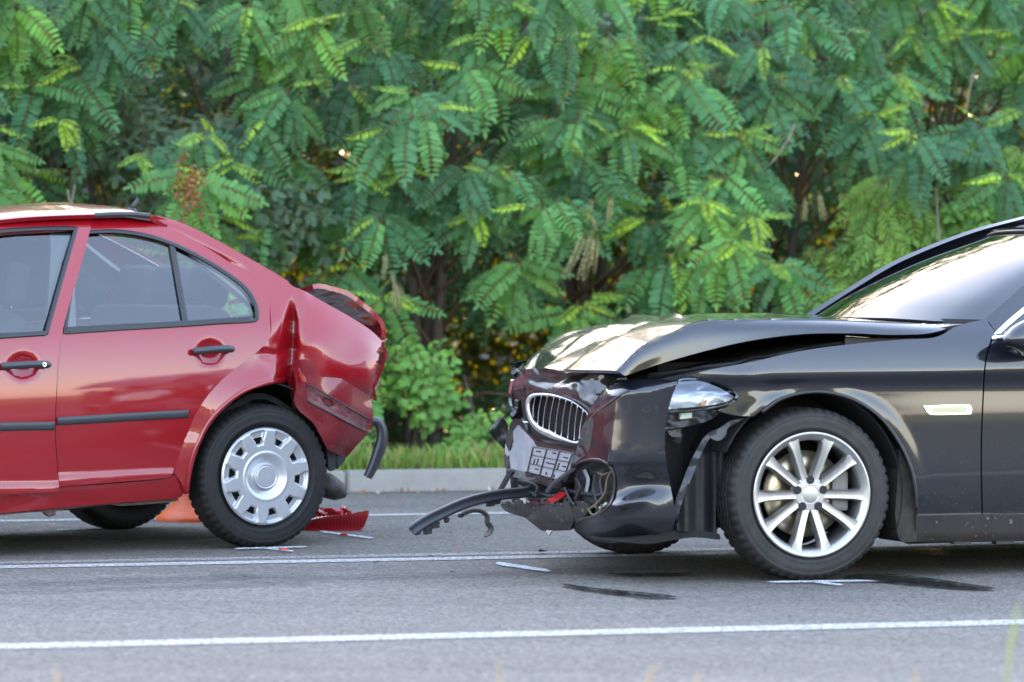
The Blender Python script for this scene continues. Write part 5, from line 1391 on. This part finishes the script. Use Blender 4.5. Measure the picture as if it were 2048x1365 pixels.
def compound(n, L, wmax, ratio, droop, seed, tint, rich=True, ang=66, tipscale=.62, stem=True, jit=.09):
    g = np.random.default_rng(seed)
    V, Fc, C = [], [], []
    tint = np.asarray(tint, float)
    def add(v, f, c):
        o = len(V); V.extend(v); Fc.extend([tuple(o + i for i in q) for q in f]); C.extend([c] * len(v))
    def rp_(t): return np.array([L * t, .02 * L * math.sin(t * 4 + seed), -droop * L * t * t])
    for i in range(n):
        t = .14 + .84 * i / (n - 1)
        p = rp_(t); tg = rp_(t + .02) - rp_(t - .02); tg /= np.linalg.norm(tg)
        s = wmax * (.72 + .28 * math.sin(math.pi * min(1, t * 1.05))) * (1 if t < .75 else 1 - (1 - tipscale) * (t - .75) / .25)
        for sg in (-1, 1):
            a = math.radians(ang + g.normal(0, 7))
            y = np.array([0, sg, 0.])
            d = tg * math.cos(a) + y * math.sin(a) + np.array([0, 0, g.normal(-.12, jit)]); d /= np.linalg.norm(d)
            nn = np.array([0, 0, 1.]) + g.normal(0, jit, 3); nn -= d * (nn @ d); nn /= np.linalg.norm(nn)
            sd = np.cross(nn, d)
            v, f = leaflet(p + y * .003, d, sd, nn, s * g.uniform(.88, 1.08), s * ratio, rich)
            add(v, f, tint * g.uniform(.84, 1.16))
    p = rp_(.98); v, f = leaflet(p, np.array([1., 0, -.2]), np.array([0, 1., 0]), np.array([0, 0, 1.]), wmax * tipscale, wmax * tipscale * ratio, rich); add(v, f, tint)
    if stem:
        ts = np.linspace(0, 1, 5); w = .0022
        v = []
        for t in ts: q = rp_(t); v += [q + (0, w, 0), q + (0, -w, .0), q + (0, 0, -w * 1.5)]
        f = []
        for i in range(4):
            for k in range(3): f.append((i * 3 + k, i * 3 + (k + 1) % 3, i * 3 + 3 + (k + 1) % 3, i * 3 + 3 + k))
        add(v, f, np.array([.16, .13, .04]))
    return np.array(V), Fc, np.array(C)

def leaf_mesh(name, data):
    V, Fc, C = data
    me = bpy.data.meshes.new(name); me.from_pydata([tuple(v) for v in V], [], Fc); me.update()
    a = me.color_attributes.new('tint', 'FLOAT_COLOR', 'POINT')
    a.data.foreach_set('color', np.c_[C, np.ones(len(C))].astype(np.float32).ravel())
    me.materials.append(LEAF)
    return me

def join_leaves(name, items, parent, jitter=.22, g=rng):
    """items: list of (data, 4x4) merged into one mesh"""
    VV, LL, SS, CC = [], [], [], []
    o = 0
    for (V, Fc, C), M in items:
        W = V @ M[:3, :3].T + M[:3, 3]
        VV.append(W); CC.append(C * g.uniform(1 - jitter, 1 + jitter))
        key = id(Fc)
        if key not in _fcache:
            _fcache[key] = (np.concatenate([np.array(f) for f in Fc]), np.array([len(f) for f in Fc]), Fc)
        fl, fs, _ = _fcache[key]
        LL.append(fl + o); SS.append(fs); o += len(V)
    if not VV: return None
    VV = np.vstack(VV); LL = np.concatenate(LL); SS = np.concatenate(SS); CC = np.vstack(CC)
    me = bpy.data.meshes.new(name)
    me.vertices.add(len(VV)); me.vertices.foreach_set('co', VV.astype(np.float32).ravel())
    me.loops.add(len(LL)); me.loops.foreach_set('vertex_index', LL.astype(np.int32))
    me.polygons.add(len(SS)); st = np.r_[0, np.cumsum(SS)[:-1]].astype(np.int32)
    me.polygons.foreach_set('loop_start', st)
    me.update(calc_edges=True)
    a = me.color_attributes.new('tint', 'FLOAT_COLOR', 'POINT')
    a.data.foreach_set('color', np.c_[CC, np.ones(len(CC))].astype(np.float32).ravel())
    me.materials.append(LEAF)
    ob = bpy.data.objects.new(name, me); COL.objects.link(ob)
    if parent is not None: ob.parent = parent
    ob['kind'] = 'stuff'
    return ob
_fcache = {}

M_A, M_B, M_C, YNG = (.056, .212, .088), (.078, .255, .080), (.043, .170, .078), (.27, .44, .05)
LOC = [compound(12, .29, .064, .40, .30, 1, M_A, True, 74, .7), compound(11, .26, .062, .41, .45, 2, M_B, True, 76, .7), compound(13, .31, .066, .39, .20, 3, M_A, True, 74, .7), compound(10, .23, .060, .42, .6, 4, M_C, True, 76, .7), compound(12, .28, .062, .40, .35, 5, M_B, True, 75, .7)]
def recolour(lib, f): return [(V, list(Fc), C * np.asarray(f)) for V, Fc, C in lib]
LOC_Y, LOC_D = recolour(LOC, (1.45, 1.22, .85)), recolour(LOC, (.72, .74, .85))  # tints vary by spray; deeper sprays all take LOC_D, shade put into colour
YOUNG = [compound(10, .19, .042, .36, .3, 6, YNG), compound(9, .16, .040, .36, .6, 7, (.20, .37, .05)), compound(11, .20, .040, .34, .1, 8, (.16, .33, .055))]
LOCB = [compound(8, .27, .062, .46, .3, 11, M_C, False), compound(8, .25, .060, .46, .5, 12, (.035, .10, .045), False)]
ASH = [compound(3, .20, .075, .46, .2, 21, (.062, .125, .075), True, 52, 1.1), compound(4, .24, .072, .44, .35, 22, (.055, .115, .062), True, 55, 1.1)]
NARROW = [compound(9, .30, .085, .24, .4, 31, (.13, .27, .05), True, 58, .8), compound(8, .26, .080, .25, .6, 32, (.09, .22, .055), True, 55, .8)]
OVAL = [compound(3, .14, .060, .70, .2, 41, (.08, .235, .05), True, 60, 1.), compound(2, .11, .055, .7, .3, 42, (.10, .27, .05), True, 60, 1.)]
MESHES = {}
def shared(name, data):
    k = id(data[1])
    if k not in MESHES: MESHES[k] = leaf_mesh(name, data)
    return MESHES[k]

def basis(p, d, n, s=1.):
    d = d / np.linalg.norm(d); n = n - d * (n @ d); n /= np.linalg.norm(n)
    M = np.eye(4); M[:3, 0] = d * s; M[:3, 1] = np.cross(n, d) * s; M[:3, 2] = n * s; M[:3, 3] = p
    return M

def uv2xy(u, v): return np.array([u * rc - v * rs_, u * rs_ + v * rc])
def at_px(px, py, dv):
    """the point seen at that pixel on the plane parallel to the road, dv metres behind the kerb"""
    dx = (px - CX) / F; dz = -(py - CY) / F
    t = (KERB_V + dv) / (rc - rs_ * dx)
    return np.array([t * dx, t, H + t * dz])

def spray(C, out, n, lib, young=None, size=1., spread=1., yn=3, hang=.45, g=rng):
    """a twig that ends at C pointing along out; its leaves hang from it in a fan, the youngest stand at the tip"""
    out = out / np.linalg.norm(out)
    side = np.cross(out, [0, 0, 1.]); side /= np.linalg.norm(side)
    items = []
    m = n - (yn if young is not None else 0)
    for k in range(n):
        if k >= m:
            d = out * .5 + side * g.uniform(-1.1, 1.1) + np.array([0, 0, g.uniform(-.45, .35)])
            p = C + g.normal(0, .015, 3)
            data = young[g.integers(len(young))]; s = g.uniform(.75, 1.15) * size
            nn = np.array([g.normal(0, .2), -.55, .85])
        else:
            t = (k + .5) / m
            th = math.radians(-8 - 164 * t + g.normal(0, 8))          # fan: one side, through straight down, to the other
            d = side * math.cos(th) * spread + np.array([0, 0, math.sin(th) * (.55 + hang)]) + out * g.uniform(.15, .55)
            back = abs(2 * t - 1)
            p = C - out * size * g.uniform(.02, .36) + np.array([0, 0, .05 * back - .03])
            data = lib[g.integers(len(lib))]; s = g.uniform(.85, 1.12) * size
            nn = np.array([g.normal(0, .16), -.85 + g.normal(0, .15), .55 + g.normal(0, .15)])
        items.append((data, basis(p, d, nn, s), k >= m))
    return items

# dark hollows seen between the sprays in the photograph: (px, py, rx, ry)
GAPS = [(960, 655, 190, 95), (900, 800, 80, 60), (330, 110, 105, 75), (235, 195, 95, 75), (1640, 420, 60, 95), (1010, 235, 55, 55), (590, 500, 75, 60), (1110, 560, 60, 60), (1500, 210, 120, 45),
        (1560, 590, 60, 45), (880, 470, 55, 50), (1250, 560, 70, 40), (1320, 330, 40, 50), (640, 260, 40, 80), (1700, 300, 60, 40), (60, 400, 60, 25), (880, 880, 70, 30), (1950, 160, 60, 60), (200, 330, 70, 40)]
def gap(px, py):
    return min(((px - x) / (rx * 1.22)) ** 2 + ((py - y) / (ry * 1.22)) ** 2 for x, y, rx, ry in GAPS)
def bulge(px, py):
    return .75 * mnoise.noise(Vector((px / 230., py / 170., 3.1))) + .30 * mnoise.noise(Vector((px / 90., py / 80., 9.)))

# locust shrubs, side by side along the kerb
sp_u = [road_pt(1024, 985)[0] + k * 1.12 for k in range(-5, 6)]
looks = ['with a dark hollow near its top', 'overhanging the red sedan\'s roof', 'with a brown withered leaf bunch', 'above the red sedan\'s crushed boot', 'with hanging pale seed pods above the red boot', 'over the dark hollow between the two sedans', 'with pale pods above the black bonnet',
         'behind the black bonnet\'s crease', 'with long arching sprays behind the windscreen', 'above the black sedan\'s roof', 'beyond the black sedan\'s roof']
shrubs = []
for k, u in enumerate(sp_u):
    b = uv2xy(u, KERB_V + 2.0 + .25 * math.sin(k * 2.3))
    shrubs.append(dict(u=u, base=b, root=thing('locust_shrub', 'feathery green locust shrub ' + looks[k], 'shrub', (b[0], b[1], .09), 0, 'locust shrubs along the kerb'), leaves=[], tubes=[], z=0))
def owner(p):
    u = p[0] * rc + p[1] * rs_
    return min(shrubs, key=lambda s: abs(s['u'] - u))
def twig(sh, C, out, r=.006):
    b = sh['base']; h = max(.25, C[2] * .72 - .1)
    q0 = np.array([b[0] + rng.normal(0, .06), b[1] + rng.normal(0, .06), h * .9 + .05])
    q1 = C - out / np.linalg.norm(out) * .45 + np.array([0, 0, -.12])
    pth = cr([q0, (q0 + q1) / 2 + np.array([0, 0, .12]), q1, C], 9)
    sh['tubes'].append(tube_data(pth - np.array([b[0], b[1], .09]), np.linspace(r * 2.2, r * .5, 9), 5))
STEPX, STEPY = 108, 88
ny = 0
py = -110
while py < 960:
    px = -330 + (STEPX / 2 if ny % 2 else 0)
    while px < 2400:
        x = px + rng.uniform(-30, 30); y = py + rng.uniform(-26, 26)
        gp = gap(x, y)
        low = sstep(760, 930, y)
        if gp > 1.0 and not (1640 < x < 2120 and 300 < y < 560 and rng.random() < .75):
            dv = .95 + bulge(x, y) + .25 * low - (.3 if gp > 2.5 else 0.) * rng.random()
            C = at_px(x, y, dv)
            if C[2] > .25:
                out = np.array([rng.normal(0, .55), -1., rng.uniform(-.15, .45)])
                sh = owner(C)
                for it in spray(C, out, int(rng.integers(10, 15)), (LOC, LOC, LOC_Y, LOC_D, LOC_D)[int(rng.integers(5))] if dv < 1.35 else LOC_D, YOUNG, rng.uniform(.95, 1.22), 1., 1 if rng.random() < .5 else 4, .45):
                    sh['leaves'].append(it + (y,))
                twig(sh, C, out)
        px += STEPX
    py += STEPY; ny += 1
# second and third layers, deeper in
for dv0, stx, sty, n_, keep in ((2.0, 105, 86, 8, .92), (2.9, 120, 100, 7, .8)):
    py = -560
    while py < 960:
        px = -500
        while px < 2560:
            x = px + rng.uniform(-40, 40); y = py + rng.uniform(-36, 36)
            if rng.random() < keep and (gap(x, y) > (1.0 if dv0 < 2 else .55) or rng.random() < .12):
                C = at_px(x, y, dv0 + rng.uniform(-.3, .3))
                if C[2] > .3:
                    sh = owner(C)
                    out = np.array([rng.normal(0, .6), -.8, rng.uniform(-.2, .5)])
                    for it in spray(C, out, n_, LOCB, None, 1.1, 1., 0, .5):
                        sh['leaves'].append(it + (None,))
            px += stx
        py += sty

CAP = 120
def finish(sh, leafname, cap=CAP, trunk_r=.045, height=2.6, stems=3, frame_z=True):
    root, b = sh['root'], sh['base']
    off = np.array([b[0], b[1], .09])
    cand, rest = [], []
    for it in sh['leaves']:
        M = it[1].copy(); M[:3, 3] -= off
        vis = it[3] is not None
        if vis:
            P = it[1][:3, 3]; X = CX + F * P[0] / P[1]; Y = CY - F * (P[2] - H) / P[1]
            vis = -10 < X < 2058 and 5 < Y < 930 and not (Y > 470 and X < 520) and not (Y > 660 and X > 1060) and not (X > 1900 and Y > 480)
        (cand if vis else rest).append((it[0], M))
    cand.sort(key=lambda c: c[1][1, 3])
    for data, M in cand[:cap]:
        o = bpy.data.objects.new('leaf', shared(leafname, data)); COL.objects.link(o); o.parent = root
        o.matrix_local = Matrix(M.tolist())
    join_leaves('foliage', rest + cand[cap:], root)
    # stems
    V, Fc, o = [], [], 0
    def put(t):
        nonlocal o
        V.append(t[0]); Fc.extend([tuple(o + i for i in f) for f in t[1]]); o += len(t[0])
    for k in range(stems):
        a = k * 2.1 + b[0]
        top = np.array([.30 * math.cos(a), .25 * math.sin(a), height * rng.uniform(.8, 1.1)])
        pth = cr([(.04 * math.cos(a), .04 * math.sin(a), -.1), top * [.25, .25, .3], top * [.6, .5, .7], top], 14)
        put(tube_data(pth, np.linspace(trunk_r, trunk_r * .25, 14), 9))
    mesh('trunk', np.vstack(V), Fc, BARK, root)
    if sh['tubes']:
        V, Fc, o = [], [], 0
        for t in sh['tubes']: put(t)
        bo_ = mesh('branches', np.vstack(V), Fc, TWIG, root); bo_['kind'] = 'stuff'
for sh in shrubs:
    sh_v = any(True for _ in [0])
    finish(sh, 'locust_leaf')

# other species between them
def shrub(name, label, cat, spots, lib, n, size, dv, hang, cap=60, height=1.6, young=None, group=None, spread=1.):
    c = at_px(*spots[0][:2], dv + .6)
    sh = dict(u=0, base=c[:2], root=thing(name, label, cat, (c[0], c[1], .09), 0, group), leaves=[], tubes=[])
    for (x, y) in spots:
        for _ in range(2):
            C = at_px(x + rng.uniform(-22, 22), y + rng.uniform(-20, 20), dv + rng.uniform(-.12, .12))
            out = np.array([rng.normal(0, .5), -1., rng.uniform(-.1, .5)])
            for it in spray(C, out, n, lib, young, size, spread, 2, hang): sh['leaves'].append(it + (y,))
        twig(sh, C, out, .005)
    finish(sh, name + '_leaf', cap, .03, height, 2)
    return sh
shrub('ash_sapling', 'grey-green sapling with broad oval leaflets under the top hollow', 'sapling', [(230, 145), (255, 190), (270, 230), (215, 240), (300, 260)], ASH, 8, 1., 1.25, .3, height=2.2)
shrub('ash_sapling', 'grey-green broad-leaved sapling beside the brown withered leaves', 'sapling', [(440, 240), (520, 350), (560, 380), (470, 380), (590, 410), (330, 330), (300, 400), (430, 420)], ASH, 8, .95, .95, .35, height=1.8)
shrub('sumac_bush', 'lime green bush with long narrow leaflets above the black roof', 'bush', [(1990, 275), (2030, 300), (2040, 350), (1975, 330), (2070, 280), (2060, 400), (2110, 350)], NARROW, 8, .9, .8, .55, height=2.0)
shrub('sumac_bush', 'yellow-green narrow-leaved bush behind the windscreen', 'bush', [(1770, 360), (1800, 400), (1760, 430), (1820, 440), (1720, 470), (1850, 400), (1880, 440), (1790, 480), (1690, 560), (1660, 600), (1740, 520)], NARROW, 8, .85, .85, .5, height=1.7)
shrub('oval_leaved_bush', 'small bright green oval-leaved bush above the black roof edge', 'bush', [(1955, 400), (1985, 415), (1930, 430), (1970, 440), (2030, 430)], OVAL, 9, 1., .75, .2, height=1.4)
shrub('oval_leaved_bush', 'bright green leafy plant beside the red sedan\'s crushed boot', 'bush', [(810, 680), (850, 720), (800, 740), (870, 770), (830, 800), (780, 700)], OVAL, 9, .95, .75, .25, height=.8)
shrub('verge_seedling', 'low fresh green seedling on the verge between the sedans', 'seedling', [(960, 830), (985, 850), (940, 870)], OVAL, 9, .8, .55, .2, height=.5)
# withered bunch and pale seed pods, parts of the shrubs they hang on
DRY = [compound(4, .10, .035, .55, .8, 51, (.22, .10, .05), True, 50, 1., True, .5)]
sh = owner(at_px(380, 350, .6)); off = np.array([*sh['base'], .09])
items = []
for _ in range(20):
    x = 380 + rng.normal(0, 11); y = 352 + rng.normal(0, 26)
    x -= (y - 352) * .25
    M = basis(at_px(x, y, .26 + rng.uniform(-.06, .06)) - off, np.array([rng.normal(-.1, .35), -.3, -1.]), np.array([rng.normal(0, .5), -1., .2]), rng.uniform(.7, 1.2)); items.append((DRY[0], M))
o = join_leaves('withered_leaves', items, sh['root']); o['label'] = 'brown withered leaf bunch'
POD = [compound(18, .17, .010, .55, .12, 61, (.24, .25, .15), True, 62, .7, True, .5), compound(14, .13, .010, .55, .25, 62, (.30, .28, .18), True, 62, .7, True, .5)]
for x0, y0, x1, y1, dv in ((772, 505, 764, 560, .38), (782, 545, 792, 600, .38), (790, 560, 782, 625, .36), (800, 565, 806, 612, .38), (1186, 395, 1176, 430, .36), (1178, 425, 1190, 465, .34), (1170, 462, 1135, 555, .33), (1188, 465, 1158, 560, .33), (1196, 470, 1182, 540, .36),
                           (1222, 395, 1215, 450, .36), (1612, 395, 1614, 440, .45), (1640, 380, 1650, 440, .45)):
    a, b = at_px(x0, y0, dv), at_px(x1, y1, dv)
    sh = owner(a); off = np.array([*sh['base'], .09])
    for j in range(2):
        data = POD[j]
        M = basis(a - off + rng.normal(0, .006, 3), b - a + rng.normal(0, .012, 3), np.array([rng.normal(0, .4), -1., .2]), np.linalg.norm(b - a) / (.17, .13)[j])
        o = bpy.data.objects.new('seed_pod', shared('seed_pod', data)); COL.objects.link(o); o.parent = sh['root']; o.matrix_local = Matrix(M.tolist())
# bare stalks on the right
for pts in ([(1850, 330), (1842, 380), (1835, 440)], [(1872, 375), (1876, 440), (1880, 500)], [(1945, 150), (1930, 230)], [(1540, 330), (1570, 290), (1590, 250)], [(135, 380), (142, 420)], [(150, 370), (140, 425)]):
    q = np.array([at_px(x, y, .72) for x, y in pts]); sh = owner(q[0]); off = np.array([*sh['base'], .09])
    tube('stalk', cr(q - off, 12), np.linspace(.005, .007, 12), mat('dry_stalk', (.20, .16, .11), .9) if 'dry_stalk' not in MATS else MATS['dry_stalk'], sh['root'], 6)

# wood behind and beyond the frame: one mass nobody could count
def leaf_cloud(n, box, size, tints, seed, thr=-.42):
    g = np.random.default_rng(seed)
    lo, hi = np.array(box[0]), np.array(box[1])
    P = lo + (hi - lo) * g.random((n, 3))
    keep = np.array([mnoise.noise(Vector((p[0] * .9, p[1] * .9, p[2] * 1.1))) for p in P]) > thr
    P = P[keep]; n = len(P)
    XY = np.stack([P[:, 0] * rc - P[:, 1] * rs_, P[:, 0] * rs_ + P[:, 1] * rc, P[:, 2]], 1)
    d = g.normal(0, 1, (n, 3)); d /= np.linalg.norm(d, axis=1)[:, None]
    e = np.cross(d, g.normal(0, 1, (n, 3))); e /= np.linalg.norm(e, axis=1)[:, None]
    s = size * g.uniform(.6, 1.3, n)[:, None]
    V = np.stack([XY - d * s * .5, XY + e * s * .26, XY + d * s * .5, XY - e * s * .26], 1).reshape(-1, 3)
    C = np.repeat(np.array(tints)[g.integers(len(tints), size=n)] * g.uniform(.7, 1.2, n)[:, None], 4, 0)
    return V, C
def cloud_obj(name, clouds):
    V = np.vstack([c[0] for c in clouds]); C = np.vstack([c[1] for c in clouds]); n = len(V) // 4
    me = bpy.data.meshes.new(name)
    me.vertices.add(len(V)); me.vertices.foreach_set('co', V.astype(np.float32).ravel())
    me.loops.add(len(V)); me.loops.foreach_set('vertex_index', np.arange(len(V), dtype=np.int32))
    me.polygons.add(n); me.polygons.foreach_set('loop_start', np.arange(0, 4 * n, 4, dtype=np.int32))
    me.update(calc_edges=True)
    a = me.color_attributes.new('tint', 'FLOAT_COLOR', 'POINT'); a.data.foreach_set('color', np.c_[C, np.ones(len(C))].astype(np.float32).ravel())
    me.materials.append(LEAF)
    o = bpy.data.objects.new(name, me); COL.objects.link(o)
    return o
uc = road_pt(1024, 985)[0]
G1, G2 = [(.05, .10, .03), (.07, .13, .03), (.10, .13, .03)], [(.05, .14, .05), (.06, .16, .05)]
clouds = [leaf_cloud(105000, ((uc - 5.8, KERB_V + 3.5, .0), (uc + 5.8, KERB_V + 7.5, 4.3)), .13, G1, 91, -.5),
          leaf_cloud(46000, ((uc - 18, KERB_V + .9, .0), (uc - 5.0, KERB_V + 3.6, 4.4)), .22, G2, 92),
          leaf_cloud(46000, ((uc + 5.0, KERB_V + .9, .0), (uc + 18, KERB_V + 3.6, 4.4)), .22, G2, 93)]
tag(cloud_obj('undergrowth', clouds), 'dense undergrowth and wood behind the roadside shrubs', 'undergrowth', kind='stuff')
# bank added beyond the hedge to block bright sky showing through its gaps
hx = np.linspace(-70, 70, 60); hy = np.linspace(48, 90, 16)
HV = [(x, y, -.5 + 6.2 * sstep(48, 64, y) * (1 + .18 * mnoise.noise(Vector((x / 9., y / 9., 0))))) for y in hy for x in hx]
HF = [(j * 60 + i, j * 60 + i + 1, (j + 1) * 60 + i + 1, (j + 1) * 60 + i) for j in range(15) for i in range(59)]
tag(mesh('sky_block_bank', HV, HF, mat('bank_green', (.045, .075, .025), .95, var=(.5, .8, (.08, .10, .03)))), None, kind='structure')
# far trees across the field behind the photographer (seen only as reflections)
cl_ = []
g_ = np.random.default_rng(5)
for k in range(26):
    x = -75 + k * 6 + g_.uniform(-2, 2); y = -55 + g_.uniform(-8, 8); h = g_.uniform(3.5, 7.5)
    n = 700
    q = g_.normal(0, 1, (n, 3)); q /= np.linalg.norm(q, axis=1)[:, None]; q *= g_.uniform(.5, 1, n)[:, None] ** .4
    P = np.array([x, y, h * .55]) + q * np.array([3.6, 3.0, h * .5])
    d = g_.normal(0, 1, (n, 3)); d /= np.linalg.norm(d, axis=1)[:, None]; e = np.cross(d, g_.normal(0, 1, (n, 3))); e /= np.linalg.norm(e, axis=1)[:, None]
    V = np.stack([P - d * .5, P + e * .3, P + d * .5, P - e * .3], 1).reshape(-1, 3)
    cl_.append((V, np.tile(np.array([.12, .13, .03]) * g_.uniform(.7, 1.2), (4 * n, 1))))
tag(cloud_obj('treeline', cl_), 'distant line of trees across the field', 'trees', kind='stuff')

# verge grass, litter and the few stalks on the near side
def blades(n, ufun, vfun, hfun, tints, seed, z0=.09, w=.006):
    g = np.random.default_rng(seed); V, C = [], []
    for _ in range(n):
        u, v = ufun(g), vfun(g); x, y = uv2xy(u, v); h = hfun(g, u)
        a = g.uniform(0, 6.28); lean = g.uniform(.1, .6) * h; ww = w * g.uniform(.6, 1.4)
        sx, sy = math.cos(a), math.sin(a); b = a + g.uniform(1, 2)
        V += [(x - sx * ww, y - sy * ww, z0), (x + sx * ww, y + sy * ww, z0), (x + lean * .4 * math.cos(b) + sx * ww * .6, y + lean * .4 * math.sin(b) + sy * ww * .6, z0 + h * .6), (x + lean * math.cos(b), y + lean * math.sin(b), z0 + h)]
        C += [np.array(tints[g.integers(len(tints))]) * g.uniform(.75, 1.2)] * 4
    return np.array(V), np.array(C)
clump = lambda g, u: g.uniform(.06, .17) * (1 + 1.2 * max(0, mnoise.noise(Vector((u * 2.3, 4., 0))))) 
gb = blades(14000, lambda g: uc + g.uniform(-6, 6), lambda g: KERB_V + .17 + abs(g.normal(0, .28)), clump, [(.10, .26, .05), (.14, .30, .05), (.17, .30, .06), (.30, .26, .10)], 8)
tag(cloud_obj('grass', [gb]), 'tufts of grass along the back of the kerb', 'grass', kind='stuff')
lit = leaf_cloud(2600, ((uc - 6, KERB_V + .16, .093), (uc + 6, KERB_V + .55, .11)), .05, [(.30, .16, .08), (.36, .24, .13), (.22, .12, .06)], 66)
lt2 = leaf_cloud(420, ((uc - 6, KERB_V - .10, .006), (uc + 6, KERB_V - .01, .016)), .035, [(.30, .18, .10), (.36, .26, .16)], 67)
tag(cloud_obj('leaf_litter', [lit, lt2]), 'dry brown leaf litter along the kerb', 'litter', kind='stuff')
STALK = mat('grass_stalk_green', (.30, .34, .09), .8); STALK2 = mat('grass_stalk_dry', (.45, .30, .16), .8)
for k, (x0, y0, x1, y1, m, D, lab) in enumerate(((2013, 1365, 2036, 1205, STALK, 8.8, 'tall green grass stalk on the near verge before the black sedan'), (1000, 1365, 992, 1318, STALK2, 8.6, 'short dry grass stalk on the near verge'), (1296, 1365, 1330, 1332, STALK2, 8.7, 'short dry grass stalk on the near verge'),
                                                 (1392, 1365, 1402, 1344, STALK2, 8.7, 'short dry grass stalk on the near verge'), (113, 1365, 110, 1330, STALK2, 8.6, 'short dry grass stalk on the near verge'), (1830, 1365, 1834, 1338, STALK2, 8.7, 'short dry grass stalk on the near verge'))):
    top = np.array([(x1 - CX) / F * D, D, H - (y1 - CY) / F * D]); mid = np.array([(x0 - CX) / F * D, D, H - (y0 - CY) / F * D])
    bot = np.array([mid[0] - (top[0] - mid[0]) * .5, D, -.012])
    p = cr([bot, mid, top], 12) - bot
    o = tube('grass_stalk', p, np.interp(np.linspace(0, 1, 12), [0, .7, .85, 1], [.003, .0025, .006, .001]), m, None, 6)
    o.location = bot
    tag(o, lab, 'grass stalk', 'grass stalks on the near verge' if k else None)
